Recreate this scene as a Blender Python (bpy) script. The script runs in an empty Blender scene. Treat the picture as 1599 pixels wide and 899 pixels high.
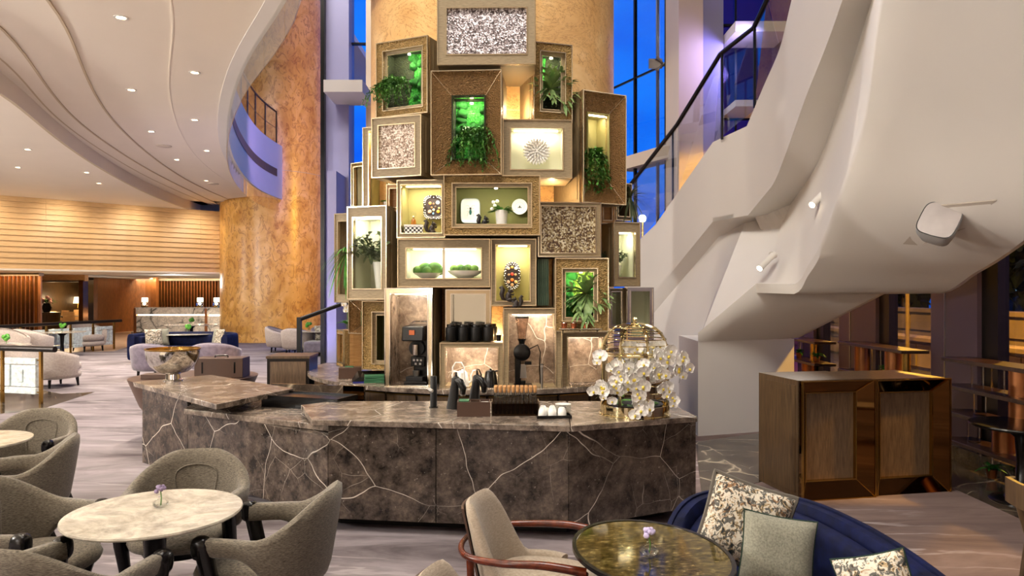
import bpy, bmesh, math, random
from mathutils import Vector, Matrix

random.seed(7)
scene = bpy.context.scene
COL = scene.collection
PI = math.pi
R = math.radians
FPX, CX, HY, CAMZ = 1130.0, 799.5, 455.0, 1.9     # focal length in pixels, axis, horizon row, eye height

# ------------------------------------------------------------------ camera
cam_data = bpy.data.cameras.new('camera')
cam_data.sensor_width = 36.0
cam_data.lens = 36.0 * FPX / 1599.0
cam_data.shift_y = (HY - 449.5) / 1599.0
cam_data.clip_end = 300
cam = bpy.data.objects.new('camera', cam_data)
cam.location = (0, 0, CAMZ)
cam.rotation_euler = (PI / 2, 0, 0)
COL.objects.link(cam)
scene.camera = cam

# ------------------------------------------------------------------ world, exposure
world = bpy.data.worlds.new('dusk_sky')
scene.world = world
world.use_nodes = True
wn = world.node_tree
wn.nodes.clear()
w_out = wn.nodes.new('ShaderNodeOutputWorld')
w_bg = wn.nodes.new('ShaderNodeBackground')
w_tc = wn.nodes.new('ShaderNodeTexCoord')
w_map = wn.nodes.new('ShaderNodeMapping')
w_map.inputs['Scale'].default_value = (3.0, 3.0, 8.0)
w_no = wn.nodes.new('ShaderNodeTexNoise')
w_no.inputs['Scale'].default_value = 1.6
w_no.inputs['Detail'].default_value = 5
w_rp = wn.nodes.new('ShaderNodeValToRGB')
w_rp.color_ramp.elements[0].position = .3
w_rp.color_ramp.elements[0].color = (.004, .085, .66, 1)
w_rp.color_ramp.elements[1].position = .75
w_rp.color_ramp.elements[1].color = (.012, .23, .92, 1)
wn.links.new(w_tc.outputs['Generated'], w_map.inputs['Vector'])
wn.links.new(w_map.outputs[0], w_no.inputs['Vector'])
wn.links.new(w_no.outputs['Fac'], w_rp.inputs['Fac'])
wn.links.new(w_rp.outputs[0], w_bg.inputs['Color'])
w_bg.inputs['Strength'].default_value = 1.0
wn.links.new(w_bg.outputs[0], w_out.inputs['Surface'])
vs = scene.view_settings
vs.view_transform = 'Standard'
vs.look = 'None'
vs.gamma = 1.0
vs.exposure = 0.5
vs.use_curve_mapping = False

# ------------------------------------------------------------------ general light
WARM = (1.0, .88, .71)
NEUT = (1.0, .94, .86)
def area(name, loc, size, power, color=WARM, rot=(0, 0, 0), sy=None, spread=None):
    d = bpy.data.lights.new(name, 'AREA')
    d.energy = power; d.color = color; d.size = size
    if sy: d.shape = 'RECTANGLE'; d.size_y = sy
    if spread: d.spread = spread
    o = bpy.data.objects.new(name, d); o.location = loc; o.rotation_euler = rot
    COL.objects.link(o); return o
def spot(name, loc, target, power, color=WARM, angle=60, blend=.6, r=.04):
    d = bpy.data.lights.new(name, 'SPOT')
    d.energy = power; d.color = color; d.spot_size = R(angle); d.spot_blend = blend; d.shadow_soft_size = r
    o = bpy.data.objects.new(name, d); o.location = loc
    o.rotation_euler = (Vector(target) - Vector(loc)).to_track_quat('-Z', 'Y').to_euler()
    COL.objects.link(o); return o
def point(name, loc, power, color=WARM, r=.03):
    d = bpy.data.lights.new(name, 'POINT')
    d.energy = power; d.color = color; d.shadow_soft_size = r
    o = bpy.data.objects.new(name, d); o.location = loc
    COL.objects.link(o); return o
# added fill lights high in the atrium, unseen above the picture
area('atrium_fill_light', (-1.5, 3.2, 11.6), 3.5, 620, NEUT)
area('atrium_fill_light', (1.0, 1.0, 11.6), 3.0, 260, NEUT)
area('atrium_fill_light', (-6.0, 15.0, 11.6), 4.0, 500, NEUT)

# ------------------------------------------------------------------ helpers
def W(px, py, d):
    """The point at depth d that is seen in the photograph at (px, py)."""
    return Vector(((px - CX) / FPX * d, d, CAMZ - (py - HY) / FPX * d))
def XD(px, d): return (px - CX) / FPX * d
def ZD(py, d): return CAMZ - (py - HY) / FPX * d
def flo(px, py, z=0.0):
    """The point of the horizontal plane z that is seen at (px, py)."""
    d = (CAMZ - z) * FPX / (py - HY)
    return Vector((XD(px, d), d, z))

class MB:
    def __init__(s): s.v = []; s.f = []; s.M = Matrix()
    def add(s, vs, fs):
        o = len(s.v)
        s.v += [tuple(s.M @ Vector(v)) for v in vs]
        s.f += [tuple(i + o for i in f) for f in fs]
        return s
    def hexa(s, p):
        return s.add(p, [(0, 3, 2, 1), (4, 5, 6, 7), (0, 1, 5, 4), (1, 2, 6, 5), (2, 3, 7, 6), (3, 0, 4, 7)])
    def box(s, x0, x1, y0, y1, z0, z1):
        return s.hexa([(x0, y0, z0), (x1, y0, z0), (x1, y1, z0), (x0, y1, z0), (x0, y0, z1), (x1, y0, z1), (x1, y1, z1), (x0, y1, z1)])
    def cbox(s, c, sz, rz=0.0):
        M0 = s.M
        s.M = M0 @ Matrix.Translation(Vector(c)) @ Matrix.Rotation(rz, 4, 'Z')
        a, b, e = sz[0] / 2, sz[1] / 2, sz[2] / 2
        s.box(-a, a, -b, b, -e, e); s.M = M0; return s
    def lathe(s, prof, n=24, c=(0, 0, 0), sx=1.0, sy=1.0, cap=True):
        vs = []; fs = []
        for r, z in prof:
            for k in range(n):
                a = 2 * PI * k / n
                vs.append((c[0] + r * sx * math.cos(a), c[1] + r * sy * math.sin(a), c[2] + z))
        m = len(prof)
        for i in range(m - 1):
            for k in range(n):
                k2 = (k + 1) % n
                fs.append((i * n + k, i * n + k2, (i + 1) * n + k2, (i + 1) * n + k))
        if cap:
            fs.append(tuple(reversed(range(n)))); fs.append(tuple(range((m - 1) * n, m * n)))
        return s.add(vs, fs)
    def cyl(s, c, r, h, n=16, r2=None): return s.lathe([(r, 0), (r if r2 is None else r2, h)], n, c)
    def tube(s, path, r, n=8, closed=False, cap=True):
        P = [Vector(p) for p in path]; m = len(P)
        rs = r if isinstance(r, (list, tuple)) else [r] * m
        vs = []; fs = []; up = None
        for i in range(m):
            if closed: t = P[(i + 1) % m] - P[i - 1]
            else: t = P[min(i + 1, m - 1)] - P[max(i - 1, 0)]
            t.normalize()
            if up is None:
                up = Vector((0, 0, 1)) if abs(t.z) < .9 else Vector((1, 0, 0))
            a = up - t * up.dot(t)
            if a.length < 1e-5: a = t.orthogonal()
            a.normalize(); b = t.cross(a); up = a
            for k in range(n):
                q = 2 * PI * k / n
                vs.append(P[i] + (a * math.cos(q) + b * math.sin(q)) * rs[i])
        for i in range(m if closed else m - 1):
            j = (i + 1) % m
            for k in range(n):
                k2 = (k + 1) % n
                fs.append((i * n + k, i * n + k2, j * n + k2, j * n + k))
        if cap and not closed:
            fs.append(tuple(reversed(range(n)))); fs.append(tuple(range((m - 1) * n, m * n)))
        return s.add(vs, fs)
    def prism(s, poly, z0, z1):
        n = len(poly)
        vs = [(p[0], p[1], z0) for p in poly] + [(p[0], p[1], z1) for p in poly]
        fs = [tuple(reversed(range(n))), tuple(range(n, 2 * n))]
        for k in range(n):
            k2 = (k + 1) % n
            fs.append((k, k2, n + k2, n + k))
        return s.add(vs, fs)
    def sphere(s, c, r, nu=14, nv=9, e=1.0):
        rx, ry, rz = r if isinstance(r, (tuple, list)) else (r, r, r)
        def sg(x): return math.copysign(abs(x) ** e, x)
        vs = [(c[0], c[1], c[2] - rz)]; fs = []
        for j in range(1, nv):
            t = -PI / 2 + PI * j / nv
            for k in range(nu):
                a = 2 * PI * k / nu
                vs.append((c[0] + rx * sg(math.cos(t)) * sg(math.cos(a)), c[1] + ry * sg(math.cos(t)) * sg(math.sin(a)), c[2] + rz * sg(math.sin(t))))
        vs.append((c[0], c[1], c[2] + rz)); L = len(vs) - 1
        for k in range(nu):
            k2 = (k + 1) % nu
            fs.append((0, 1 + k2, 1 + k))
            for j in range(nv - 2):
                a = 1 + j * nu
                fs.append((a + k, a + k2, a + nu + k2, a + nu + k))
            a = 1 + (nv - 2) * nu
            fs.append((a + k, a + k2, L))
        return s.add(vs, fs)
    def grid(s, rows, close_u=False):
        """rows: list of equal-length point lists."""
        n = len(rows[0]); vs = [p for r in rows for p in r]; fs = []
        for i in range(len(rows) - 1):
            for k in range(n if close_u else n - 1):
                k2 = (k + 1) % n
                fs.append((i * n + k, i * n + k2, (i + 1) * n + k2, (i + 1) * n + k))
        return s.add(vs, fs)
    def shell(s, rows, off):
        """A closed sheet: rows of points plus the same rows moved by off(i, k)."""
        n = len(rows[0]); m = len(rows)
        back = [[Vector(rows[i][k]) + Vector(off(i, k) if callable(off) else off) for k in range(n)] for i in range(m)]
        o = m * n
        vs = [p for r in rows for p in r] + [p for r in back for p in r]; fs = []
        for i in range(m - 1):
            for k in range(n - 1):
                a = i * n + k
                fs.append((a, a + 1, a + n + 1, a + n)); fs.append((o + a, o + a + n, o + a + n + 1, o + a + 1))
        for k in range(n - 1):
            fs.append((k, o + k, o + k + 1, k + 1)); a = (m - 1) * n + k
            fs.append((a, a + 1, o + a + 1, o + a))
        for i in range(m - 1):
            a = i * n; fs.append((a, a + n, o + a + n, o + a)); a += n - 1
            fs.append((a, o + a, o + a + n, a + n))
        return s.add(vs, fs)
    def build(s, name, mat, parent=None, smooth=0, bevel=0, fix=False):
        me = bpy.data.meshes.new(name)
        me.from_pydata(s.v, [], s.f)
        if fix:
            b = bmesh.new(); b.from_mesh(me)
            bmesh.ops.recalc_face_normals(b, faces=b.faces); b.to_mesh(me); b.free()
        if smooth:
            me.shade_smooth(); me.set_sharp_from_angle(angle=R(smooth))
        me.materials.append(mat)
        o = bpy.data.objects.new(name, me); COL.objects.link(o)
        if parent: o.parent = parent
        if bevel:
            m = o.modifiers.new('bevel', 'BEVEL'); m.width = bevel; m.segments = 2; m.limit_method = 'ANGLE'; m.angle_limit = R(40)
            if not smooth:
                me.shade_smooth(); me.set_sharp_from_angle(angle=R(50))
        return o

def tag(o, label=None, cat=None, group=None, kind=None):
    if label: o['label'] = label
    if cat: o['category'] = cat
    if group: o['group'] = group
    if kind: o['kind'] = kind
    return o
def thing(name, label, cat, loc=(0, 0, 0), rz=0.0, group=None):
    o = bpy.data.objects.new(name, None); o.empty_display_size = .05
    COL.objects.link(o); o.location = loc; o.rotation_euler = (0, 0, rz)
    return tag(o, label, cat, group)
def struct(mb, name, mat, parent=None, **k):
    o = mb.build(name, mat, parent, **k)
    if not parent: o['kind'] = 'structure'
    return o
def kids(o): return [c for c in o.children]
def copy_tree(o, parent=None):
    c = o.copy(); COL.objects.link(c)
    if parent: c.parent = parent
    for ch in list(o.children): copy_tree(ch, c)
    return c
def clone(o, loc, rz=None, label=None, scale=None):
    c = copy_tree(o); c.location = loc
    if rz is not None: c.rotation_euler = (0, 0, rz)
    if label: c['label'] = label
    if scale: c.scale = (scale,) * 3 if not isinstance(scale, tuple) else scale
    return c
def inst(me_obj, name, parent, M):
    """A further object sharing mesh data."""
    o = bpy.data.objects.new(name, me_obj.data if hasattr(me_obj, 'data') else me_obj)
    COL.objects.link(o); o.parent = parent; o.matrix_local = M; return o

# ------------------------------------------------------------------ materials
def S(r, g, b):
    """8-bit sRGB to linear."""
    def f(c):
        c /= 255.0
        return c / 12.92 if c <= .04045 else ((c + .055) / 1.055) ** 2.4
    return (f(r), f(g), f(b), 1.0)
class NT:
    def __init__(s, name):
        s.m = bpy.data.materials.new(name); s.m.use_nodes = True
        s.t = s.m.node_tree; s.n = s.t.nodes; s.bsdf = s.n['Principled BSDF']; s.out = s.n['Material Output']
        s._co = None
    def node(s, typ, **kw):
        n = s.n.new(typ)
        for k, v in kw.items():
            if k.startswith('_'): setattr(n, k[1:], v)
            else:
                key = int(k[1:]) if k[0] == 'i' and k[1:].isdigit() else k.replace('__', ' ')
                s.put(n.inputs[key], v)
        return n
    def put(s, inp, v):
        if hasattr(v, 'is_linked') or isinstance(v, bpy.types.NodeSocket): s.t.links.new(v, inp)
        else: inp.default_value = v
    def co(s, scale=(1, 1, 1), rot=(0, 0, 0)):
        tc = s.n.new('ShaderNodeTexCoord')
        mp = s.n.new('ShaderNodeMapping'); mp.inputs['Scale'].default_value = scale; mp.inputs['Rotation'].default_value = rot
        s.t.links.new(tc.outputs['Object'], mp.inputs['Vector']); return mp.outputs[0]
    def noise(s, vec, scale=5, detail=3, rough=.5, dist=0):
        n = s.node('ShaderNodeTexNoise', Vector=vec, Scale=scale, Detail=detail, Roughness=rough, Distortion=dist)
        return n
    def ramp(s, fac, stops, interp='LINEAR'):
        n = s.n.new('ShaderNodeValToRGB'); n.color_ramp.interpolation = interp
        e = n.color_ramp.elements
        while len(e) < len(stops): e.new(.5)
        for i, (p, c) in enumerate(stops):
            e[i].position = p
            e[i].color = c if isinstance(c, tuple) else (c, c, c, 1)
        s.t.links.new(fac, n.inputs[0]); return n.outputs[0]
    def mix(s, fac, a, b, blend='MIX'):
        n = s.n.new('ShaderNodeMix'); n.data_type = 'RGBA'; n.blend_type = blend
        s.put(n.inputs[0], fac); s.put(n.inputs[6], a); s.put(n.inputs[7], b); return n.outputs[2]
    def math(s, op, a, b=0.0):
        n = s.n.new('ShaderNodeMath'); n.operation = op
        s.put(n.inputs[0], a); s.put(n.inputs[1], b); return n.outputs[0]
    def bump(s, h, strength=.3, dist=.01):
        n = s.node('ShaderNodeBump', Height=h, Strength=strength, Distance=dist)
        s.t.links.new(n.outputs[0], s.bsdf.inputs['Normal'])
    def set(s, col=None, rough=None, metal=None, spec=None, **kw):
        b = s.bsdf.inputs
        if col is not None: s.put(b['Base Color'], col)
        if rough is not None: s.put(b['Roughness'], rough)
        if metal is not None: s.put(b['Metallic'], metal)
        if spec is not None: s.put(b['Specular IOR Level'], spec)
        return s
def plain(name, col, rough=.5, metal=0, spec=.5, sheen=0, coat=0, vary=.08, vs_=6):
    n = NT(name); no = n.noise(n.co(), vs_, 3)
    d = tuple(max(0, c * (1 - vary)) for c in col[:3]) + (1,); l = tuple(min(1, c * (1 + vary)) for c in col[:3]) + (1,)
    n.set(n.ramp(no.outputs['Fac'], [(.3, d), (.7, l)]), rough, metal, spec)
    if sheen:
        n.bsdf.inputs['Sheen Weight'].default_value = sheen
    if coat: n.bsdf.inputs['Coat Weight'].default_value = coat; n.bsdf.inputs['Coat Roughness'].default_value = .08
    return n.m
def emit(name, col, strength):
    n = NT(name)
    n.bsdf.inputs['Base Color'].default_value = col
    n.bsdf.inputs['Emission Color'].default_value = col
    n.bsdf.inputs['Emission Strength'].default_value = strength
    return n.m
def glassy(name, tint=(1, 1, 1, 1), refl=.12, rough=.02):
    """Thin pane: mostly see-through with a mirror share that grows at grazing angles."""
    n = NT(name)
    tr = n.node('ShaderNodeBsdfTransparent', Color=tint)
    gl = n.node('ShaderNodeBsdfGlossy', Roughness=rough)
    lw = n.node('ShaderNodeLayerWeight', Blend=.25)
    f = n.math('MULTIPLY', lw.outputs['Fresnel'], refl * 5)
    mx = n.node('ShaderNodeMixShader'); n.put(mx.inputs[0], n.math('MINIMUM', f, .9))
    n.t.links.new(tr.outputs[0], mx.inputs[1]); n.t.links.new(gl.outputs[0], mx.inputs[2])
    n.t.links.new(mx.outputs[0], n.out.inputs['Surface'])
    return n.m
def stone(name, dark, light, vein, vscale=1.2, vwidth=.02, rough=.12, warp=.35, amount=.8, rot=(0, 0, .4), fine=6, blotch=3):
    n = NT(name)
    co = n.co((1, 1, 1), rot)
    wn_ = n.noise(co, 1.1, 3, .45)
    wv = n.node('ShaderNodeVectorMath', _operation='SCALE'); n.put(wv.inputs[0], wn_.outputs['Color']); wv.inputs['Scale'].default_value = warp * 2
    ad = n.node('ShaderNodeVectorMath', _operation='ADD'); n.put(ad.inputs[0], co); n.put(ad.inputs[1], wv.outputs[0])
    def veins(sc, w):
        v = n.node('ShaderNodeTexVoronoi', _feature='DISTANCE_TO_EDGE', Vector=ad.outputs[0], Scale=sc)
        return n.ramp(v.outputs['Distance'], [(0, 1.0), (w, .25), (w * 2, 0.0)])
    def ridge(vec, sc, w, det=2):
        f = n.noise(vec, sc, det, .4, .1).outputs['Fac']
        return n.ramp(n.math('ABSOLUTE', n.math('SUBTRACT', f, .5)), [(0, 1.0), (w * .5, .5), (w, 0.0)])
    ad2 = n.node('ShaderNodeMapping', Vector=co, Scale=(1, 1, .45), Rotation=(.3, .9, .2)).outputs[0]
    v1 = veins(vscale, vwidth)
    v2 = veins(vscale * 2.6, vwidth * 1.2)
    msk = n.ramp(n.noise(co, 1.7, 3).outputs['Fac'], [(.4, 0.0), (.55, 1.0)])
    msk2 = n.ramp(n.noise(co, 2.6, 2).outputs['Fac'], [(.5, 0.0), (.65, 1.0)])
    vv = n.math('ADD', n.math('MULTIPLY', v1, n.math('ADD', n.math('MULTIPLY', msk, .8), .2)), n.math('MULTIPLY', n.math('MULTIPLY', v2, msk2), .6))
    vv = n.math('MINIMUM', n.math('MULTIPLY', vv, amount), 1.0)
    base = n.ramp(n.noise(co, blotch, 8, .7).outputs['Fac'], [(.36, dark), (.66, light)])
    base = n.mix(.75, base, n.ramp(n.noise(ad.outputs[0], blotch * 4, 5, .7).outputs['Fac'], [(.3, .45), (.62, 1.25)]), 'MULTIPLY')
    fl = n.ramp(n.noise(co, fine * 8, 3).outputs['Fac'], [(.68, 0.0), (.74, 1.0)])
    base = n.mix(n.math('MULTIPLY', fl, .25), base, vein)
    n.set(n.mix(vv, base, vein), rough, 0, .5)
    return n.m
def grain(name, dark, light, scale=(1, 1, 1), rough=.4, freq=14, bump=.08, metal=0):
    """Wood or brushed cloth: noise drawn out along the axis with the small scale."""
    n = NT(name)
    no = n.noise(n.co(scale), freq, 4, .6, .3)
    n.set(n.ramp(no.outputs['Fac'], [(.3, dark), (.72, light)]), rough, metal)
    if bump: n.bump(no.outputs['Fac'], bump, .004)
    return n.m

MT = {}
MT['marble'] = stone('brown_grey_marble', S(34, 28, 25), S(98, 86, 77), S(224, 214, 200), 1.15, .0019, .14, .2, 1.1, (.5, .3, .4), 6, 7)
MT['marble_top'] = stone('honed_brown_grey_marble', S(70, 60, 53), S(150, 135, 121), S(230, 222, 210), 1.3, .0022, .26, .2, 1.0, (.5, .3, .4), 6, 6)
MT['marble_lit'] = stone('taupe_marble', S(92, 74, 60), S(165, 143, 122), S(240, 228, 210), 1.5, .003, .25, .4, .8, (.4, .2, .1))
MT['floor_marble'] = stone('dark_floor_marble', S(44, 36, 30), S(92, 80, 68), S(190, 175, 150), .9, .014, .12, .4, .7)
MT['white_marble'] = stone('white_marble', S(178, 170, 155), S(204, 197, 184), S(140, 124, 104), 1.5, .03, .14, .5, .4, (0, 0, .2), 6, 2)
MT['desk_marble'] = stone('black_veined_white_marble', S(205, 192, 175), S(230, 220, 205), S(38, 34, 34), .9, .035, .2, .5, .9, (0, .5, .3))
# golden cladding of the columns
n = NT('golden_marble'); co = n.co((1, 1, .8))
a = n.noise(co, 1.3, 5, .6, 1.2); b = n.noise(n.co((2.2, 2.2, 1.2), (.5, .3, 0)), 1.5, 6, .62, 2.2)
c0 = n.ramp(a.outputs['Fac'], [(.3, S(196, 140, 62)), (.5, S(222, 172, 92)), (.72, S(238, 196, 128))])
vn = n.ramp(b.outputs['Fac'], [(.53, 0.0), (.585, .7), (.62, .12), (.75, .0)])
n.set(n.mix(vn, c0, S(140, 72, 34)), .3); MT['gold_marble'] = n.m
n = NT('pale_golden_marble'); co = n.co((1, 1, 1))
a = n.noise(co, 1.6, 6, .62, .6)
v = n.node('ShaderNodeTexVoronoi', _feature='DISTANCE_TO_EDGE', Vector=n.noise(n.co((1, 1, 1.6)), 1.2, 6, .65, 1.5).outputs['Color'], Scale=6)
vn = n.math('MULTIPLY', n.ramp(v.outputs['Distance'], [(0, 1.0), (.045, 0.0)]), .75)
c0 = n.ramp(a.outputs['Fac'], [(.3, S(206, 158, 98)), (.55, S(226, 184, 124)), (.75, S(238, 206, 152))])
n.set(n.mix(vn, c0, S(150, 92, 48)), .3); MT['column'] = n.m
# carpet: brushed grey lilac with pale strokes
n = NT('brushed_carpet')
co = n.co((.55, 1.7, 1), (0, 0, .35))
a = n.noise(co, 1.1, 6, .65, .8)
c0 = n.ramp(a.outputs['Fac'], [(.30, S(84, 77, 80)), (.48, S(122, 114, 118)), (.7, S(150, 142, 146))])
wv = n.node('ShaderNodeTexWave', _bands_direction='Y', Vector=n.co((.25, 1, 1), (0, 0, .5)), Scale=1.1, Distortion=9, Detail=5, Detail__Scale=1.6, Detail__Roughness=.62)
ln = n.ramp(wv.outputs['Fac'], [(.92, 0.0), (.985, .4), (1, .5)])
pm = n.ramp(n.noise(n.co(), .55, 2).outputs['Fac'], [(.45, 0.0), (.62, 1.0)])
gx = n.node('ShaderNodeSeparateXYZ', Vector=n.co()).outputs[0]
tp_ = n.math('ADD', gx, n.math('MULTIPLY', n.noise(n.co(), .6, 3).outputs['Fac'], 3.0))
c0 = n.mix(n.ramp(n.math('MULTIPLY', tp_, .2), [(.30, 0.0), (.75, .8)]), c0, n.ramp(a.outputs['Fac'], [(.3, S(84, 68, 62)), (.7, S(132, 110, 100))]))
c1 = n.mix(n.math('MULTIPLY', ln, pm), c0, S(190, 182, 182))
n.set(c1, .95, 0, .1)
n.bump(n.noise(n.co(), 260, 2).outputs['Fac'], .25, .004); MT['carpet'] = n.m
MT['plaster'] = plain('white_plaster', S(218, 213, 206), .7, vary=.02, vs_=1)
MT['ceil'] = plain('ceiling_paint', S(232, 222, 206), .75, vary=.015, vs_=1)
MT['step_shade_joint'] = plain('step_shade_joint_paint', S(196, 178, 150), .8, vary=.02)  # shade of the ceiling risers painted in; also colours the column joints
MT['stone_floor'] = plain('beige_stone_floor', S(190, 160, 132), .3, vary=.06, vs_=2)
MT['beige_pier'] = plain('beige_pier', S(214, 196, 176), .6, vary=.02, vs_=1)
MT['lilac_pier'] = plain('lilac_pier', S(150, 148, 186), .45, vary=.02, vs_=1)
MT['plum_panel'] = plain('plum_panel', S(84, 68, 78), .45, vary=.03, vs_=2)
MT['dark_metal'] = plain('dark_bronze_metal', S(36, 30, 28), .35, .6)
MT['black_metal'] = plain('black_metal', S(8, 8, 8), .35, .3)
MT['black'] = plain('black_lacquer', S(6, 5, 5), .25, 0, .4)
MT['black_matt'] = plain('black_matt', S(10, 9, 9), .5, 0, .35)
MT['chrome'] = plain('chrome', S(225, 222, 215), .08, 1, vary=.01)
MT['gold_mirror'] = plain('gold_mirror', S(222, 208, 164), .06, 1, vary=.02)
MT['bronze_mirror'] = plain('bronze_mirror', S(108, 76, 40), .04, 1, vary=.02)
MT['brass'] = plain('brass', S(178, 140, 72), .22, 1, vary=.05)
MT['copper'] = plain('copper', S(205, 122, 84), .25, .9)
MT['bronze_tube'] = plain('bronze_tube', S(150, 96, 58), .35, .9)
MT['steel'] = plain('brushed_steel', S(170, 168, 164), .28, 1)
MT['glass'] = glassy('clear_glass', (.97, .98, .97, 1), .10)
MT['window_glass'] = glassy('window_glass', (.9, .95, 1, 1), .03)
MT['violet_reflection_glass'] = glassy('violet_reflection_glass', (.62, .42, .85, 1), .05)  # violet reflection put into the tint of the pane
MT['dark_glass'] = glassy('dark_window_glass', (.7, .7, .72, 1), .04)
MT['rail_glass'] = glassy('balustrade_glass', (.93, .95, .94, 1), .08)
MT['white_gloss'] = plain('white_porcelain', S(240, 238, 232), .15, vary=.01)
MT['green_cloth'] = plain('green_cloth', S(40, 96, 62), .6)
# box cloths and woods
MT['linen'] = grain('champagne_cloth', S(118, 101, 74), S(162, 144, 112), (1, 1, 14), .55, 16, .06)
MT['linen_side'] = grain('champagne_side_cloth', S(104, 86, 58), S(144, 124, 90), (14, 14, 1), .6, 12, .05)
MT['trim'] = plain('champagne_metal_trim', S(216, 200, 168), .2, .9, vary=.05)
MT['olive'] = plain('olive_lining', S(150, 142, 84), .7, vary=.05, vs_=3)
MT['olive_dark'] = plain('dark_olive_lining', S(96, 94, 44), .75, vary=.08, vs_=3)
MT['pale_lining'] = plain('pale_lining', S(206, 206, 178), .6, vary=.04, vs_=3)
MT['oak'] = grain('honey_oak', S(168, 122, 72), S(208, 164, 108), (1, 1, 8), .45, 5, .03)
MT['oak_wall'] = grain('golden_oak_board', S(196, 156, 104), S(222, 186, 136), (.5, .5, 6), .5, 6, .02)
MT['walnut'] = grain('walnut', S(62, 46, 30), S(96, 74, 48), (9, 9, 1), .4, 4, .03)
MT['door_wood'] = grain('cabinet_oak', S(76, 58, 42), S(112, 90, 66), (8, 8, 1), .5, 6, .04)
MT['brown_leather'] = plain('brown_leather', S(74, 52, 40), .45)
MT['amber_wood'] = grain('amber_wood', S(92, 54, 26), S(148, 92, 46), (8, 8, 1), .4, 5, .02)
MT['mahogany'] = grain('mahogany', S(62, 22, 9), S(112, 44, 18), (2, 2, 2), .25, 8, .0)
def woven(name, d, l, sc=60, metal=.45):
    n = NT(name); co = n.co()
    v = n.node('ShaderNodeTexVoronoi', Vector=n.co((1, 1, 1.6)), Scale=sc)
    no = n.noise(co, sc * .5, 3)
    h = n.math('ADD', v.outputs['Distance'], no.outputs['Fac'])
    n.set(n.ramp(h, [(.35, d), (.95, l)]), .4, metal); n.bump(h, 1.0, .03); return n.m
MT['woven'] = woven('hammered_bronze_cloth', S(52, 34, 16), S(150, 112, 66), 70)
MT['carved'] = woven('carved_gilt', S(64, 44, 20), S(186, 152, 96), 60)
def mosaic(name, cols, sc):
    n = NT(name)
    v = n.node('ShaderNodeTexVoronoi', Vector=n.co(), Scale=sc)
    big = n.noise(n.co(), 7, 4, .7)
    r = n.node('ShaderNodeSeparateColor', Color=v.outputs['Color'])
    f = n.math('ADD', n.math('MULTIPLY', r.outputs[0], .65), n.math('MULTIPLY', big.outputs['Fac'], .5))
    n.set(n.ramp(f, cols), .18, .25)
    n.bump(v.outputs['Distance'], .5, .01); return n.m
MT['shell_grey'] = mosaic('shell_mosaic', [(.3, S(64, 54, 52)), (.5, S(112, 98, 98)), (.68, S(176, 166, 168)), (.85, S(232, 228, 232))], 75)
MT['shell_pink'] = mosaic('pink_shell_mosaic', [(.3, S(120, 100, 84)), (.5, S(170, 148, 130)), (.68, S(218, 200, 182)), (.85, S(244, 236, 222))], 75)
MT['shell_gold'] = mosaic('gilded_shell_mosaic', [(.3, S(86, 66, 56)), (.48, S(122, 98, 66)), (.64, S(176, 160, 120)), (.82, S(232, 224, 196))], 70)
def leafmat(name, d, l, rough=.5):
    n = NT(name); no = n.noise(n.co(), 9, 2)
    n.set(n.ramp(no.outputs['Fac'], [(.35, d), (.65, l)]), rough, 0, .4)
    return n.m
MT['leaf'] = leafmat('dark_leaf', S(40, 84, 28), S(96, 150, 58))
MT['leaf_pale'] = leafmat('sage_leaf', S(96, 128, 70), S(148, 172, 108))
MT['leaf_dull'] = leafmat('dried_green_leaf', S(70, 84, 58), S(110, 122, 84))
MT['leaf_bright'] = leafmat('bright_leaf', S(40, 110, 30), S(90, 160, 52))
n = NT('green_moss'); no = n.noise(n.co(), 45, 4)
n.set(n.ramp(no.outputs['Fac'], [(.35, S(22, 104, 20)), (.65, S(52, 158, 38))]), .9); n.bump(no.outputs['Fac'], 1, .02); MT['moss'] = n.m
n = NT('flat_moss'); no = n.noise(n.co(), 60, 4)
n.set(n.ramp(no.outputs['Fac'], [(.35, S(60, 92, 12)), (.65, S(120, 148, 36))]), .9); n.bump(no.outputs['Fac'], 1, .02); MT['moss_flat'] = n.m
n = NT('black_moss'); no = n.noise(n.co(), 60, 4)
n.set(n.ramp(no.outputs['Fac'], [(.35, S(18, 26, 6)), (.65, S(48, 54, 16))]), .9); n.bump(no.outputs['Fac'], 1, .02); MT['moss_dark'] = n.m
def cloth(name, d, l, sc=(6, 6, 1), freq=40, rough=.9, sheen=.2, bump=.15):
    n = NT(name); no = n.noise(n.co(sc), freq, 3, .6)
    n.set(n.ramp(no.outputs['Fac'], [(.3, d), (.7, l)]), rough, 0, .2)
    n.bsdf.inputs['Sheen Weight'].default_value = sheen
    n.bump(no.outputs['Fac'], bump, .004); return n.m
MT['tweed'] = cloth('grey_tweed', S(56, 51, 44), S(126, 117, 103), (1, 1, 7), 60)
MT['beige_cloth'] = cloth('taupe_weave', S(140, 126, 110), S(172, 158, 140), (1, 1, 5), 60)
MT['tub_cloth'] = cloth('dove_grey_cloth', S(164, 152, 146), S(186, 174, 166), (1, 1, 1), 30)
MT['blue_velvet'] = cloth('navy_velvet', S(4, 9, 34), S(12, 22, 66), (1, 1, 1), 12, .75, .0, .05)
MT['mauve_velvet'] = cloth('mauve_velvet', S(92, 84, 98), S(122, 112, 128), (1, 1, 1), 10, .75, .5, .05)
MT['grey_cushion'] = cloth('sage_grey_boucle', S(112, 112, 98), S(152, 150, 134), (1, 1, 1), 120, .9, .2, .3)
n = NT('floral_cloth'); a = n.noise(n.co(), 16, 4, .6, 1.5); b = n.noise(n.co((1.2, 1, 1)), 34, 3, .6, 1)
c0 = n.ramp(a.outputs['Fac'], [(.34, S(30, 38, 44)), (.41, S(170, 146, 108)), (.47, S(214, 206, 190)), (.56, S(204, 196, 178)), (.62, S(150, 112, 76)), (.7, S(60, 62, 60))])
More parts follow.
